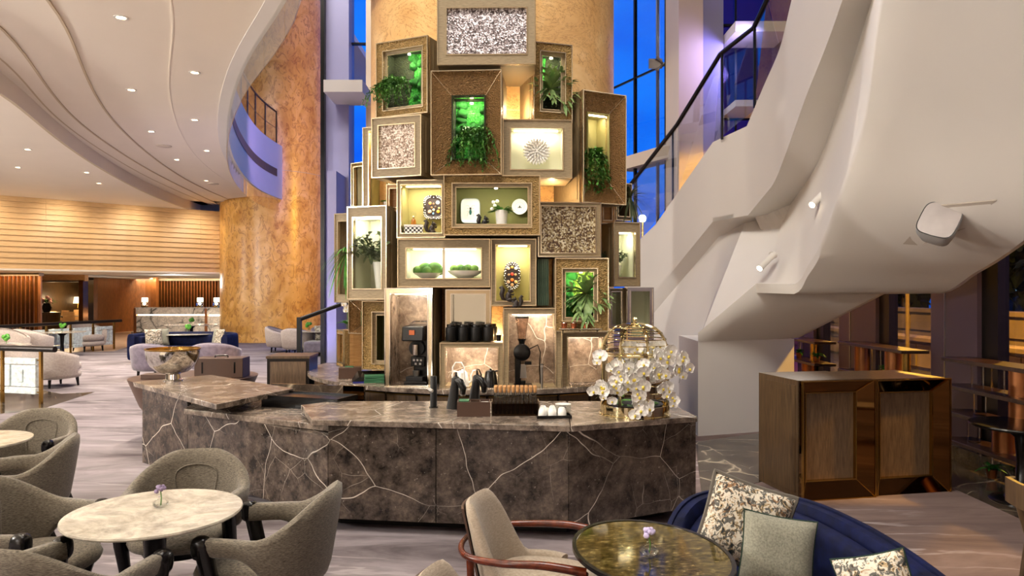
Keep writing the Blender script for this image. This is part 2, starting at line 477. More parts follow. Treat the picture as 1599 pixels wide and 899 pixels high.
c1 = n.ramp(b.outputs['Fac'], [(.50, 0.0), (.54, 1.0)])
n.set(n.mix(n.math('MULTIPLY', c1, .85), c0, S(44, 50, 52)), .9, 0, .2); MT['floral'] = n.m
n = NT('mottled_gold_glass'); a = n.noise(n.co((1, 1.6, 1)), 26, 5, .7)
n.set(n.ramp(a.outputs['Fac'], [(.38, S(52, 44, 16)), (.55, S(108, 92, 42)), (.7, S(176, 160, 104))]), .07, .55); MT['gold_glass'] = n.m
MT['petal'] = plain('orchid_petal', S(246, 243, 238), .55, vary=.02)
MT['petal_lip'] = plain('orchid_lip', S(220, 196, 70), .5)
MT['cork'] = plain('cork', S(196, 146, 92), .8)
MT['coffee'] = plain('coffee_beans', S(48, 28, 18), .6)
MT['warm_strip'] = emit('warm_light_strip', (1, .80, .55, 1), 9.0)
MT['cool_strip'] = emit('white_light_strip', (1, .95, .82, 1), 7.0)
MT['bulb'] = emit('lamp_glow', (1, .86, .62, 1), 14.0)

# ================================================================== THE SETTING
struct(MB().box(-46, 5.1, -7, 46, -.2, 0), 'floor', MT['carpet'])
# stone floor zones, laid a few millimetres proud
rp = [flo(1086, 690), flo(1215, 672), flo(1218, 745), flo(1096, 775)]
struct(MB().prism([(p.x, p.y) for p in rp] , -.05, .004), 'floor_marble_stair', MT['floor_marble'], fix=True)
struct(MB().prism([(5.1, 3.5), (5.1, 14), (4.3, 14), (4.3, 8.9), (4.2, 3.5)], -.05, .004), 'floor_marble_window', MT['floor_marble'], fix=True)
lp = [flo(-140, 660), flo(-140, 590), flo(0, 596), flo(95, 615), flo(148, 612), flo(60, 640)]
struct(MB().prism([(p.x, p.y) for p in lp], -.05, .004), 'floor_marble_lounge', MT['floor_marble'], fix=True)
lp = [flo(-200, 560), flo(178, 548), flo(205, 540), flo(205, 518), flo(340, 516), flo(340, 502), flo(-300, 502)]
struct(MB().prism([(p.x, p.y) for p in lp], -.05, .004), 'floor_stone_lobby', MT['stone_floor'], fix=True)

# shell of the hall outside the picture
struct(MB().prism([(-46, -7.2), (6, -7.2), (6, 14.6), (2.2, 17.6), (-7.6, 17.6), (-7.6, 46), (-46, 46)], 14, 14.3), 'ceiling_atrium', MT['ceil'], fix=True)
struct(MB().box(-46, 6, -7.4, -7, 0, 14), 'wall_behind', MT['beige_pier'])
struct(MB().box(-46.3, -46, -7, 46, 0, 14), 'wall_left', MT['beige_pier'])
struct(MB().box(-46, -11, 45.6, 46, 0, 14), 'wall_back', MT['beige_pier'])
struct(MB().box(5.1, 5.4, -7, 20, 5.4, 14), 'wall_right_upper', MT['plum_panel'])

# ---- stepped ceiling under the gallery
def cpl(pts, z=5.3):
    out = []
    for x, y in pts:
        d = (z - CAMZ) * FPX / (HY - y); out.append(Vector((XD(x, d), d, 0)))
    return out
def resample(P, n):
    L = [0]
    for i in range(1, len(P)): L.append(L[-1] + (P[i] - P[i - 1]).length)
    out = []
    for k in range(n):
        t = L[-1] * k / (n - 1); i = 0
        while i < len(P) - 2 and L[i + 1] < t: i += 1
        u = (t - L[i]) / max(1e-6, L[i + 1] - L[i])
        p0, p1, p2, p3 = P[max(i - 1, 0)], P[i], P[i + 1], P[min(i + 2, len(P) - 1)]
        out.append(.5 * ((2 * p1) + (p2 - p0) * u + (2 * p0 - 5 * p1 + 4 * p2 - p3) * u * u + (3 * p1 - p0 - 3 * p2 + p3) * u ** 3))
    return out
V3 = lambda x, y, z=0: Vector((x, y, z))
cE = [V3(-1.2, -7), V3(-1.3, 2), V3(-1.75, 6.5)] + cpl([(450, 0), (400, 62), (375, 110), (358, 170), (355, 210), (361, 242), (380, 274), (408, 299), (440, 311)])
cA = [V3(-2.6, -7), V3(-2.8, 2), V3(-3.3, 6)] + cpl([(283, 0), (267, 71), (263, 125), (270, 178), (303, 242), (356, 284), (400, 306)])
cB = [V3(-4.2, -7), V3(-4.4, 2), V3(-4.9, 6)] + cpl([(92, 0), (110, 57), (142, 139), (178, 192), (242, 249), (303, 288), (356, 311)])
cC = [V3(-5.4, -7), V3(-5.6, 2), V3(-6.0, 6)] + cpl([(0, 25), (46, 96), (107, 178), (178, 231), (249, 274), (338, 317)])
cC2 = [V3(-6.2, -7), V3(-6.4, 2), V3(-6.7, 6)] + cpl([(0, 78), (53, 150), (107, 199), (178, 246), (249, 285), (331, 320)])
cD = [V3(-6.8, -7), V3(-7.0, 2), V3(-7.4, 7)] + cpl([(0, 103), (36, 142), (107, 206), (178, 256), (249, 295), (313, 320)])
NN = 70
def relax(P, it=12):
    for _ in range(it): P = [P[0]] + [(P[i - 1] + P[i] * 2 + P[i + 1]) / 4 for i in range(1, len(P) - 1)] + [P[-1]]
    return P
curves = [relax(resample(c, NN), 14) for c in (cE, cA, cB, cC, cC2, cD)]
curves.append([V3(-46, p.y) for p in curves[-1]])
lev = [5.30, 5.315, 5.30, 5.285, 5.30, 4.98]
mb = MB(); st = MB()
for i in range(6):
    z = lev[i]
    mb.shell([[(p.x, p.y, z) for p in curves[i]], [(p.x, p.y, z) for p in curves[i + 1]]], (0, 0, .6 if i < 5 else .9))
    if i < 5:
        z2 = lev[i + 1]
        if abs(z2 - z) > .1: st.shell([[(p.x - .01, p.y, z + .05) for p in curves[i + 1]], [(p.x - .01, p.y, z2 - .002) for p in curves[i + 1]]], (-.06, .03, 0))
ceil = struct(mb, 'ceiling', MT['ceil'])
struct(st, 'trim_1', MT['step_shade_joint'])
for i in (1, 2, 3, 4):          # beads along the steps, most with the shadow line painted in
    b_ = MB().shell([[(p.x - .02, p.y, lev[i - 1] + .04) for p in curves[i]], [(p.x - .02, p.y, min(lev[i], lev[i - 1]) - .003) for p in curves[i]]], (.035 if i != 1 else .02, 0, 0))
    struct(b_, 'trim_%d' % (i + 1), MT['step_shade_joint'] if i != 1 else MT['ceil'])
struct(MB().box(-46, -8.2, 27.3, 45.7, 5.3, 5.9), 'ceiling_far', MT['ceil'])

# ---- gallery front above the ceiling edge, with grille, balustrade and hanging smoke glass
gal = relax(resample(cE, 110), 30)
def offs(P, k, a):
    t = P[min(k + 1, len(P) - 1)] - P[max(k - 1, 0)]; t.normalize(); return Vector((P[k].x + t.y * a, P[k].y - t.x * a, 0))
G0 = [offs(gal, k, .02) for k in range(110)]; G1 = [offs(gal, k, -.2) for k in range(110)]
mb = MB().shell([[(p.x, p.y, 5.29) for p in G0], [(p.x, p.y, 7.25) for p in G0]], lambda i, k: G1[k] - G0[k])
gf = struct(mb, 'wall_gallery', MT['plaster'])
GG = [offs(gal, k, .035) for k in range(110)]
struct(MB().shell([[(p.x, p.y, 6.05) for p in GG[66:108]], [(p.x, p.y, 6.32) for p in GG[66:108]]], (-.02, .02, 0)), 'air_grille', MT['black_metal'], gf)
bal = thing('glass_balustrade', 'curved glass balustrade with dark rail along the upper gallery', 'railing')
GB = [offs(gal, k, -.1) for k in range(110)]
MB().tube([(p.x, p.y, 8.45) for p in GB[40:109]], .035, 6).build('handrail', MT['dark_metal'], bal, smooth=40)
MB().tube([(p.x, p.y, 7.85) for p in GB[40:109]], .015, 6).build('mid_rail', MT['dark_metal'], bal, smooth=40)
for k in range(44, 109, 4):
    p = GB[k]; MB().cbox((p.x, p.y, 7.85), (.05, .05, 1.2)).build('post', MT['dark_metal'], bal)
    if k + 4 < 110:
        q = GB[min(k + 4, 108)]
        MB().shell([[(p.x, p.y, 7.3), (q.x, q.y, 7.3)], [(p.x, p.y, 8.4), (q.x, q.y, 8.4)]], (.01, .01, 0)).build('glass_pane', MT['rail_glass'], bal)
smk = thing('smoke_curtain', 'row of hanging glass smoke panes below the curved ceiling edge', 'glass curtain')
GS = [offs(gal, k, -.03) for k in range(110)]
for k in range(24, 108, 4):
    p, q = GS[k], GS[k + 4] if k + 4 < 110 else GS[109]
    m_ = GS[k + 2]
    e = (q - p) * .006
    MB().shell([[(p.x + e.x, p.y + e.y, 4.8), (m_.x, m_.y, 4.8), (q.x - e.x, q.y - e.y, 4.8)], [(p.x + e.x, p.y + e.y, 5.3), (m_.x, m_.y, 5.3), (q.x - e.x, q.y - e.y, 5.3)]], (.012, .004, 0)).build('glass_pane', MT['glass'], smk)

# ---- columns
struct(MB().lathe([(1.99, 0), (1.99, 14)], 96, (-9.45, 28.7, 0)), 'column_lobby', MT['gold_marble'], smooth=40)
TC = Vector((-.26, 9.85, 0)); TR = 1.63
struct(MB().lathe([(TR, 0), (TR, 14)], 96, tuple(TC)), 'column_tower', MT['column'], smooth=40)
struct(MB().lathe([(TR + .004, 3.96), (TR + .004, 3.975)], 96, tuple(TC)), 'trim_7', MT['step_shade_joint'], smooth=40)
struct(MB().lathe([(2.0, 7.3 - .9), (2.0, 7.3 - .88)], 96, (-9.45, 28.7, 0)), 'trim_8', MT['step_shade_joint'], smooth=40)

# ---- panelled wall of the lobby: overlapping boards, each one its own
wa, wb = V3(-22.7, 17), V3(-8.2, 31)
wd = (wb - wa); wl = wd.length; wang = math.atan2(wd.y, wd.x)
wall = struct(MB().box(0, wl, .06, .5, 2.62, 5.0), 'wall_lobby', MT['oak_wall'])
wall.location = wa; wall.rotation_euler = (0, 0, wang)
nb = 13; bh = 2.36 / nb
bm = None
for k in range(nb):
    for j in range(4):
        z0 = 2.64 + k * bh
        M = Matrix.Translation((wl * j / 4, 0, z0))
        if bm is None:
            L_ = wl / 4 - .004
            o = MB().hexa([(0, 0, 0), (L_, 0, 0), (L_, .07, 0), (0, .07, 0), (0, .045, bh - .006), (L_, .045, bh - .006), (L_, .07, bh - .006), (0, .07, bh - .006)]).build('board', MT['oak_wall'], wall)
            o.matrix_local = M; bm = o
        else: inst(bm, 'board', wall, M)
struct(MB().box(0, wl, -.05, 12, 2.58, 2.64), 'ceiling_low_lobby', MT['ceil']).location = wa
bpy.data.objects['ceiling_low_lobby'].rotation_euler = (0, 0, wang)

# slatted screens at the far end of the lobby
def slat_screen(name, px0, px1, d, ztop, n, mat_back, label):
    x0, x1 = XD(px0, d), XD(px1, d)
    o = struct(MB().box(x0, x1, d + .12, d + .2, 0, ztop), name, mat_back)
    struct(MB().box(x0 - .1, x1 + .1, d - .12, d + .15, ztop - .08, ztop + .04), 'head_rail', MT['walnut'], o)
    w = (x1 - x0) / n; first = None
    for k in range(n):
        M = Matrix.Translation((x0 + w * (k + .5), d, 0))
        if first is None:
            first = MB().hexa([(-w * .22, 0, .0), (0, -.1, .0), (w * .22, 0, .0), (0, .1, .0), (-w * .22, 0, ztop - .08), (0, -.1, ztop - .08), (w * .22, 0, ztop - .08), (0, .1, ztop - .08)]).build('slat', MT['bronze_slat'], o)
            first.matrix_local = M
        else: inst(first, 'slat', o, M)
    return o
MT['bronze_slat'] = plain('bronze_slat', S(120, 76, 34), .18, .85, vary=.25, vs_=3)
slat_screen('wall_screen_entrance', -40, 60, 26.5, 2.55, 15, MT['amber_wood'], '')
slat_screen('wall_screen_reception', 229, 350, 35.5, 2.5, 26, MT['amber_wood'], '')
for px in (5, 32, 55): area('screen_uplight', (XD(px, 26.35), 26.2, 2.42), .9, 22, (1, .74, .42), (R(35), 0, 0), .1)
for px in (240, 270, 300, 330): area('screen_downlight', (XD(px, 35.2), 34.9, 2.5), 1.2, 26, (1, .76, .45), (R(35), 0, 0), .1)
# timber-clad wall between doorway and reception (gently curved)
rows = []
for k in range(13):
    t = k / 12; px = 127 + t * 102; d = 30.5 + 3.8 * math.sin(t * PI * .55)
    rows.append((XD(px, d), d + .9))
mb = MB().shell([[(x, y, 0) for x, y in rows], [(x, y, 2.62) for x, y in rows]], (0, .3, 0))
struct(mb, 'wall_timber', MT['amber_wood'])
# restaurant room behind the doorway
xa, xb = XD(60, 29.5), XD(127, 29.5)
struct(MB().box(-27, XD(128, 37.6) + .2, 37.5, 37.8, 0, 2.57), 'wall_restaurant', MT['walnut'])
struct(MB().box(xa - 3.2, xa - 3, 29, 37.8, 0, 3.2), 'wall_restaurant_side', MT['walnut'])
struct(MB().prism([(XD(128, 29.7), 29.7), (XD(128, 29.7) + .2, 29.7), (XD(128, 37.8) + .2, 37.8), (XD(128, 37.8), 37.8)], 0, 2.57), 'wall_restaurant_end', MT['walnut'], fix=True)
struct(MB().box(xa - 3, xb + .1, 29.6, 37.8, 2.5, 2.57), 'ceiling_restaurant', MT['ceil'])
dj = struct(MB().box(xa - .6, xb + .2, 29.4, 29.65, 2.32, 2.62), 'door_1', MT['oak'])
struct(MB().box(xb - .02, xb + .16, 29.35, 29.7, 0, 2.36), 'door_jamb', MT['bronze_slat'], dj)
struct(MB().box(xa - .1, xb + .1, 29.36, 29.7, 2.28, 2.36), 'door_head', MT['walnut'], dj)
point('restaurant_lamp_light', (XD(82, 33), 33, 1.5), 45, (1, .72, .4), .1)
point('restaurant_lamp_light', (XD(122, 36), 35.5, 1.5), 35, (1, .72, .4), .1)
point('restaurant_lamp_light', (XD(95, 31.5), 31.5, 2.4), 30, (1, .75, .45), .1)

# ---- glazed wall behind the tower
cw_l = 17.6
struct(MB().box(XD(514, cw_l), XD(549, cw_l), cw_l - .3, cw_l + .3, 0, 14), 'pier_violet', MT['lilac_pier'])
struct(MB().box(XD(508, cw_l) , XD(514, cw_l), cw_l - .45, cw_l - .2, 0, 14), 'mullion_dark', MT['black_metal'])
struct(MB().box(XD(574, cw_l), XD(590, cw_l), cw_l - .2, cw_l + .2, 0, 14), 'pier_beige_slim', MT['beige_pier'])
w1 = struct(MB().box(XD(549, cw_l), XD(574, cw_l), cw_l + .05, cw_l + .07, 0, 14), 'window_1', MT['window_glass'])
for py in (68, 258): struct(MB().box(XD(549, cw_l), XD(574, cw_l), cw_l - .02, cw_l + .1, ZD(py, cw_l) - .02, ZD(py, cw_l) + .02), 'glazing_joint', MT['black_metal'], w1)
fin = struct(MB().box(XD(519, 17), XD(577, 17), 16.2, 17.4, ZD(158, 17), ZD(140, 17)), 'light_shelf', MT['plaster'])
struct(MB().box(XD(516, 16.6), XD(530, 16.6), 16.3, 17.5, 0, ZD(270, 16.6)), 'wall_low_violet', MT['lilac_pier'])
struct(MB().box(-8.6, -7.25, 29, 29.3, 0, 14), 'wall_violet_far', MT['lilac_pier'])
# right-hand glazing runs forward towards the right
ga, gb = W(930, 455, 17.5), W(1062, 455, 14.6)
gdir = math.atan2(gb.y - ga.y, gb.x - ga.x); gl = (gb - ga).length
w2 = struct(MB().box(0, gl, -.01, .01, 0, 14), 'window_2', MT['window_glass'])
w2.location = (ga.x, ga.y, 0); w2.rotation_euler = (0, 0, gdir)
def on_glazing(px):
    """distance along the glazing at picture column px"""
    u = (px - CX) / FPX
    c, s_ = math.cos(gdir), math.sin(gdir)
    return (u * ga.y - ga.x) / (c - u * s_)
for px, w_, m_ in ((992, .03, 'black_metal'), (1027, .02, 'steel'), (1041, .035, 'black_metal')):
    s0 = on_glazing(px); struct(MB().box(s0 - w_, s0 + w_, -.03, .03, 0, 14), 'mullion', MT[m_], w2)
s0 = on_glazing(1010); dmid = ga.y + math.sin(gdir) * s0
struct(MB().box(0, gl, -.02, .02, ZD(113, dmid) - .03, ZD(113, dmid) + .01), 'glazing_joint', MT['black_metal'], w2)
# transom beam and the spider fitting of the glazing
struct(MB().box(on_glazing(975), gl, -.15, .25, ZD(258, dmid), ZD(238, dmid)), 'transom_beam', MT['beige_pier'], w2)
sp = thing('glazing_spider', 'steel four-armed spider clamp on the blue glass joint', 'fitting')
c_ = W(1036, 100, dmid - .55)
for a_, b__ in ((-.13, .13), (.17, .15), (-.14, -.13), (.15, -.17)):
    MB().tube([c_, c_ + Vector((a_, -.05, b__))], .022, 6).build('arm', MT['steel'], sp)
    MB().sphere(c_ + Vector((a_, -.05, b__)), .04, 8, 6).build('bolt', MT['steel'], sp)
MB().box(c_.x - .3, c_.x - .02, c_.y + .02, c_.y + .06, c_.z - .08, c_.z + .12).build('bracket_plate', MT['steel'], sp)
# pier and glazing tinted with the violet reflection, beyond the stair
pd = 13.8
struct(MB().box(XD(1060, pd), XD(1098, pd), pd, pd + 1.2, 0, 14), 'pier_beige', MT['beige_pier'])
struct(MB().box(XD(1098, pd), XD(1132, pd), pd + .1, pd + .9, 0, 14), 'pier_lilac', MT['lilac_pier'])
w3 = struct(MB().box(XD(1132, pd), XD(1300, pd), pd + .4, pd + .42, 0, 14), 'window_3', MT['violet_reflection_glass'])
for px in (1158, 1232): struct(MB().box(XD(px, pd) - .02, XD(px, pd) + .02, pd + .36, pd + .44, 0, 14), 'mullion', MT['black_metal'], w3)
for py in (28, 60, 178):
    struct(MB().box(XD(1132, pd), XD(1300, pd), pd + .36, pd + .44, ZD(py, pd) - .02, ZD(py, pd) + .02), 'glazing_joint', MT['black_metal'], w3)
for y0, y1 in ((28, 52), (150, 168)):
    struct(MB().box(XD(1146, 13.3), XD(1260, 13.3), 13.2, 14.1, ZD(y1, 13.3), ZD(y0 + 8, 13.3)), 'light_shelf_stair', MT['plaster'])

# ---- window front on the right
WX = 5.1
def wy(px): return WX * FPX / (px - CX)
piers = [(1250, 1275), (1315, 1373), (1460, 1533)]
for i, (a, b) in enumerate(piers):
    o = struct(MB().box(WX - .05, WX + .1, wy(b), wy(a), 0, 5.4), 'pier_plum', MT['plum_panel'])
    struct(MB().box(WX - .06, WX - .05, wy(a) - (wy(a) - wy(b)) * .33 - .01, wy(a) - (wy(a) - wy(b)) * .33 + .01, 0, 5.4), 'joint_strip', MT['steel'], o)
o = struct(MB().box(WX - .05, WX + .3, 5.6, 6.3, 0, 5.4), 'pier_plum', MT['plum_panel'])
o = struct(MB().box(WX - .05, WX + .3, -7, 5.6, 0, 5.4), 'pier_plum', MT['plum_panel'])
struct(MB().box(WX - .05, WX + .3, 14.0, 20, 0, 5.4), 'pier_plum', MT['plum_panel'])
wn_ = 4
for a, b in ((1275, 1315), (1373, 1460), (1533, 1640)):
    y0, y1 = (wy(b), wy(a)) if b < 1640 else (6.3, wy(a))
    o = struct(MB().box(WX + .08, WX + .09, y0, y1, 0, 5.4), 'window_%d' % wn_, MT['dark_glass']); wn_ += 1
    struct(MB().box(WX + .0, WX + .12, y1 - .26, y1, 0, 5.4), 'window_frame', MT['dark_metal'], o)
    struct(MB().box(WX + .05, WX + .14, y0, y1, 0, .12), 'window_sill', MT['dark_metal'], o)
struct(MB().box(WX - .12, WX - .05, 3.6, 14, 0, .16), 'baseboard_right', MT['floor_marble'])

# ---- spiral stair: string, lip, flank wall, soffit
ROWS = [  # string top, string bottom, inner edge of the lip, foot of the flank wall, outer edge of the soffit (px, py, depth)
    ((975, 405, 13.4), (975, 512, 13.4), (978, 545, 13.4), (985, 632, 13.1), None),
    ((1001, 372, 13.0), (1001, 482, 13.0), (1004, 512, 13.05), (1004, 640, 12.6), None),
    ((1024, 350, 12.7), (1022, 458, 12.7), (1024, 485, 12.75), (1040, 655, 11.5), None),
    ((1113, 222, 11.3), (1113, 346, 11.3), (1122, 370, 11.45), (1090, 680, 9.5), None),
    ((1140, 209, 10.95), (1140, 341, 10.95), (1163, 348, 11.1), (1090, 534, 9.5), (1240, 528, 10.0)),
    ((1166, 197, 10.6), (1168, 336, 10.6), (1223, 334, 10.75), (1181, 457, 9.3), (1375, 459, 9.0)),
    ((1192, 135, 10.1), (1205, 291, 9.9), (1245, 303, 10.05), (1240, 459, 8.8), (1466, 458, 8.0)),
    ((1218, 74, 9.6), (1225, 245, 9.45), (1264, 276, 9.6), (1262, 430, 8.4), (1520, 427, 7.3)),
    ((1236, 0, 9.2), (1240, 203, 9.0), (1283, 240, 9.2), (1282, 396, 8.0), (1560, 403, 6.7)),
    ((1262, -90, 8.6), (1262, 142, 8.5), (1315, 150, 8.6), (1318, 300, 7.2), (1640, 345, 5.6)),
    ((1290, -200, 7.9), (1290, 72, 8.0), (1342, 62, 8.05), (1351, 195, 6.5), None),
    ((1320, -330, 7.2), (1322, -20, 7.3), (1368, -20, 7.4), (1380, 0, 5.5), None),
    ((1370, -650, 6.0), (1385, -230, 6.0), (1440, -230, 5.7), (1445, -230, 4.5), None)]
OUT_X = {10: Vector((4.2, 4.2, 3.1)), 11: Vector((3.9, 2.6, 4.0)), 12: Vector((3.4, .8, 5.0))}
def rowpts(j):
    o = []
    for i, r in enumerate(ROWS):
        if j == 4 and i in OUT_X: o.append(OUT_X[i])
        elif r[j] is None: o.append(None)
        else: o.append(W(*r[j]))
    return o
sT, sB, sL, sF, sO = [rowpts(j) for j in range(5)]
def dense(P, n=5, sharp=()):
    out = []
    for i in range(len(P) - 1):
        p0, p1, p2, p3 = P[max(i - 1, 0)], P[i], P[i + 1], P[min(i + 2, len(P) - 1)]
        for k in range(n):
            u = k / n
            if i in sharp: out.append(p1.lerp(p2, u))
            else: out.append(.5 * ((2 * p1) + (p2 - p0) * u + (2 * p0 - 5 * p1 + 4 * p2 - p3) * u * u + (3 * p1 - p0 - 3 * p2 + p3) * u ** 3))
    out.append(P[-1]); return out
shp = (0, 1, 2, 3, 4, 5)
dT, dB, dL, dF = dense(sT, 5, shp), dense(sB, 5, shp), dense(sL, 5, shp), dense(sF, 5, shp)
stair = thing('spiral_staircase', 'white plastered spiral staircase sweeping up on the right', 'staircase', (0, 0, 0))
back = lambda i, k: Vector((.10, .12, 0))
MB().shell([dT, dB], lambda i, k: (.12, .14, 0)).build('string_wall', MT['plaster'], stair, smooth=25)
MB().shell([dB, dL], (0, 0, .06)).build('string_lip', MT['plaster'], stair, smooth=25)
MB().shell([dL, dF], lambda i, k: (.1, .08, 0)).build('flank_wall', MT['plaster'], stair, smooth=25)
so_in = dense(sF[4:], 5, (0, 1)); so_out = dense(sO[4:], 5, (0, 1))
grid_rows = [[a.lerp(b, t / 8) for a, b in zip(so_in, so_out)] for t in range(9)]
n3 = 5
MB().shell([[r[k] for k in range(0, n3 + 1)] for r in grid_rows], (0, 0, .12)).build('lower_soffit', MT['plaster'], stair, smooth=60)
SOF = [[r[k] for k in range(n3, len(so_in))] for r in grid_rows]
MB().shell(SOF, (0, 0, .12)).build('upper_soffit', MT['plaster'], stair, smooth=60)
MB().shell([so_out, [p + Vector((0, 0, 1.3)) for p in so_out]], lambda i, k: (.08, .06, 0)).build('outer_wall', MT['plaster'], stair, smooth=40)
MB().shell([[p + Vector((0, 0, .45)) for p in dL[20:]], [p + Vector((0, 0, .45)) for p in so_out]], (0, 0, .1)).build('tread_deck', MT['plaster'], stair)
a, b = W(1090, 534, 9.5), W(1240, 528, 10.0)
MB().prism([(a.x, a.y), (b.x, b.y), (b.x - .1, b.y + .8), (a.x + .05, a.y + 1.3)], 0, a.z + .01).build('pillar', MT['plaster'], stair, fix=True)
hr = [W(960, 322, 13.6), W(983, 290, 13.3), W(1057, 195, 12.2), W(1125, 84, 11.1), W(1177, 43, 10.4), W(1197, 0, 9.9), W(1225, -80, 9.3), W(1262, -200, 8.5), W(1300, -350, 7.6)]
MB().tube(hr, .035, 8).build('handrail', MT['dark_metal'], stair, smooth=40)
gT = dense(hr[1:8], 1, range(9)); gl_b = [sT[1], W(1057, 303, 12.15), sT[3] + Vector((.02, .02, 0)), W(1177, 172, 10.4), sT[7], sT[8], sT[9]]
for k in range(6):
    a, b, c, d = gT[k], gT[k + 1], gl_b[k + 1], gl_b[k]
    MB().shell([[d + (c - d) * .01, c - (c - d) * .01], [a + (b - a) * .01, b - (b - a) * .01]], (.006, .008, 0)).build('glass_pane', MT['rail_glass'], stair)
for px, y0, y1, d in ((1051, 205, 318, 12.3), (1128, 84, 217, 11.05), (1179, 43, 168, 10.35)):
    a, b = W(px, y0, d), W(px, y1, d)
    MB().box(a.x - .015, a.x + .015, d, d + .04, b.z, a.z).build('post', MT['black_metal'], stair)
# recess of the loudspeaker in the soffit is not cut: a plate carries its shade as colour
# foot of the stair seen past the left of the tower
fb = thing('stair_foot_balustrade', 'black-railed glass balustrade at the foot of the stair', 'railing')
h0, h1 = W(467, 499, 12), W(552, 468, 12.6)
MB().tube([h0, h1, W(610, 445, 13)], .035, 8).build('handrail', MT['black_metal'], fb, smooth=40)
MB().box(h0.x - .035, h0.x + .035, 11.98, 12.05, 0, h0.z + .04).build('newel_post', MT['black_metal'], fb)
p_ = W(545, 470, 12.55); MB().box(p_.x - .02, p_.x + .02, 12.53, 12.58, 0, p_.z).build('post', MT['black_metal'], fb)
MB().shell([[(h0.x, 12.02, .1), (p_.x, 12.56, .1)], [(h0.x, 12.02, h0.z - .03), (p_.x, 12.56, p_.z - .03)]], (0, .012, 0)).build('glass_pane', MT['rail_glass'], fb)

# ================================================================== TOWER OF DISPLAY BOXES
def ring_rail(mb, side, wo, ho, wi, hi, zo, yo, yi, yb):
    """One mitred rail of a rectangular frame; outer rect wo x ho based at z 0, inner wi x hi based at zo."""
    O = [(-wo / 2, 0), (wo / 2, 0), (wo / 2, ho), (-wo / 2, ho)]
    I = [(-wi / 2, zo), (wi / 2, zo), (wi / 2, zo + hi), (-wi / 2, zo + hi)]
    a, b = side, (side + 1) % 4
    p = [(O[a][0], yo, O[a][1]), (O[b][0], yo, O[b][1]), (O[b][0], yb, O[b][1]), (O[a][0], yb, O[a][1]),
         (I[a][0], yi, I[a][1]), (I[b][0], yi, I[b][1]), (I[b][0], yb, I[b][1]), (I[a][0], yb, I[a][1])]
    mb.hexa(p); return mb
def ring(mb, w, h, z0, y0, y1, t):
    """Thin rectangular bead of width t lying just inside w x h."""
    mb.box(-w / 2, w / 2, y0, y1, z0, z0 + t); mb.box(-w / 2, w / 2, y0, y1, z0 + h - t, z0 + h)
    mb.box(-w / 2, -w / 2 + t, y0, y1, z0 + t, z0 + h - t); mb.box(w / 2 - t, w / 2, y0, y1, z0 + t, z0 + h - t)
    return mb
BOX = {}
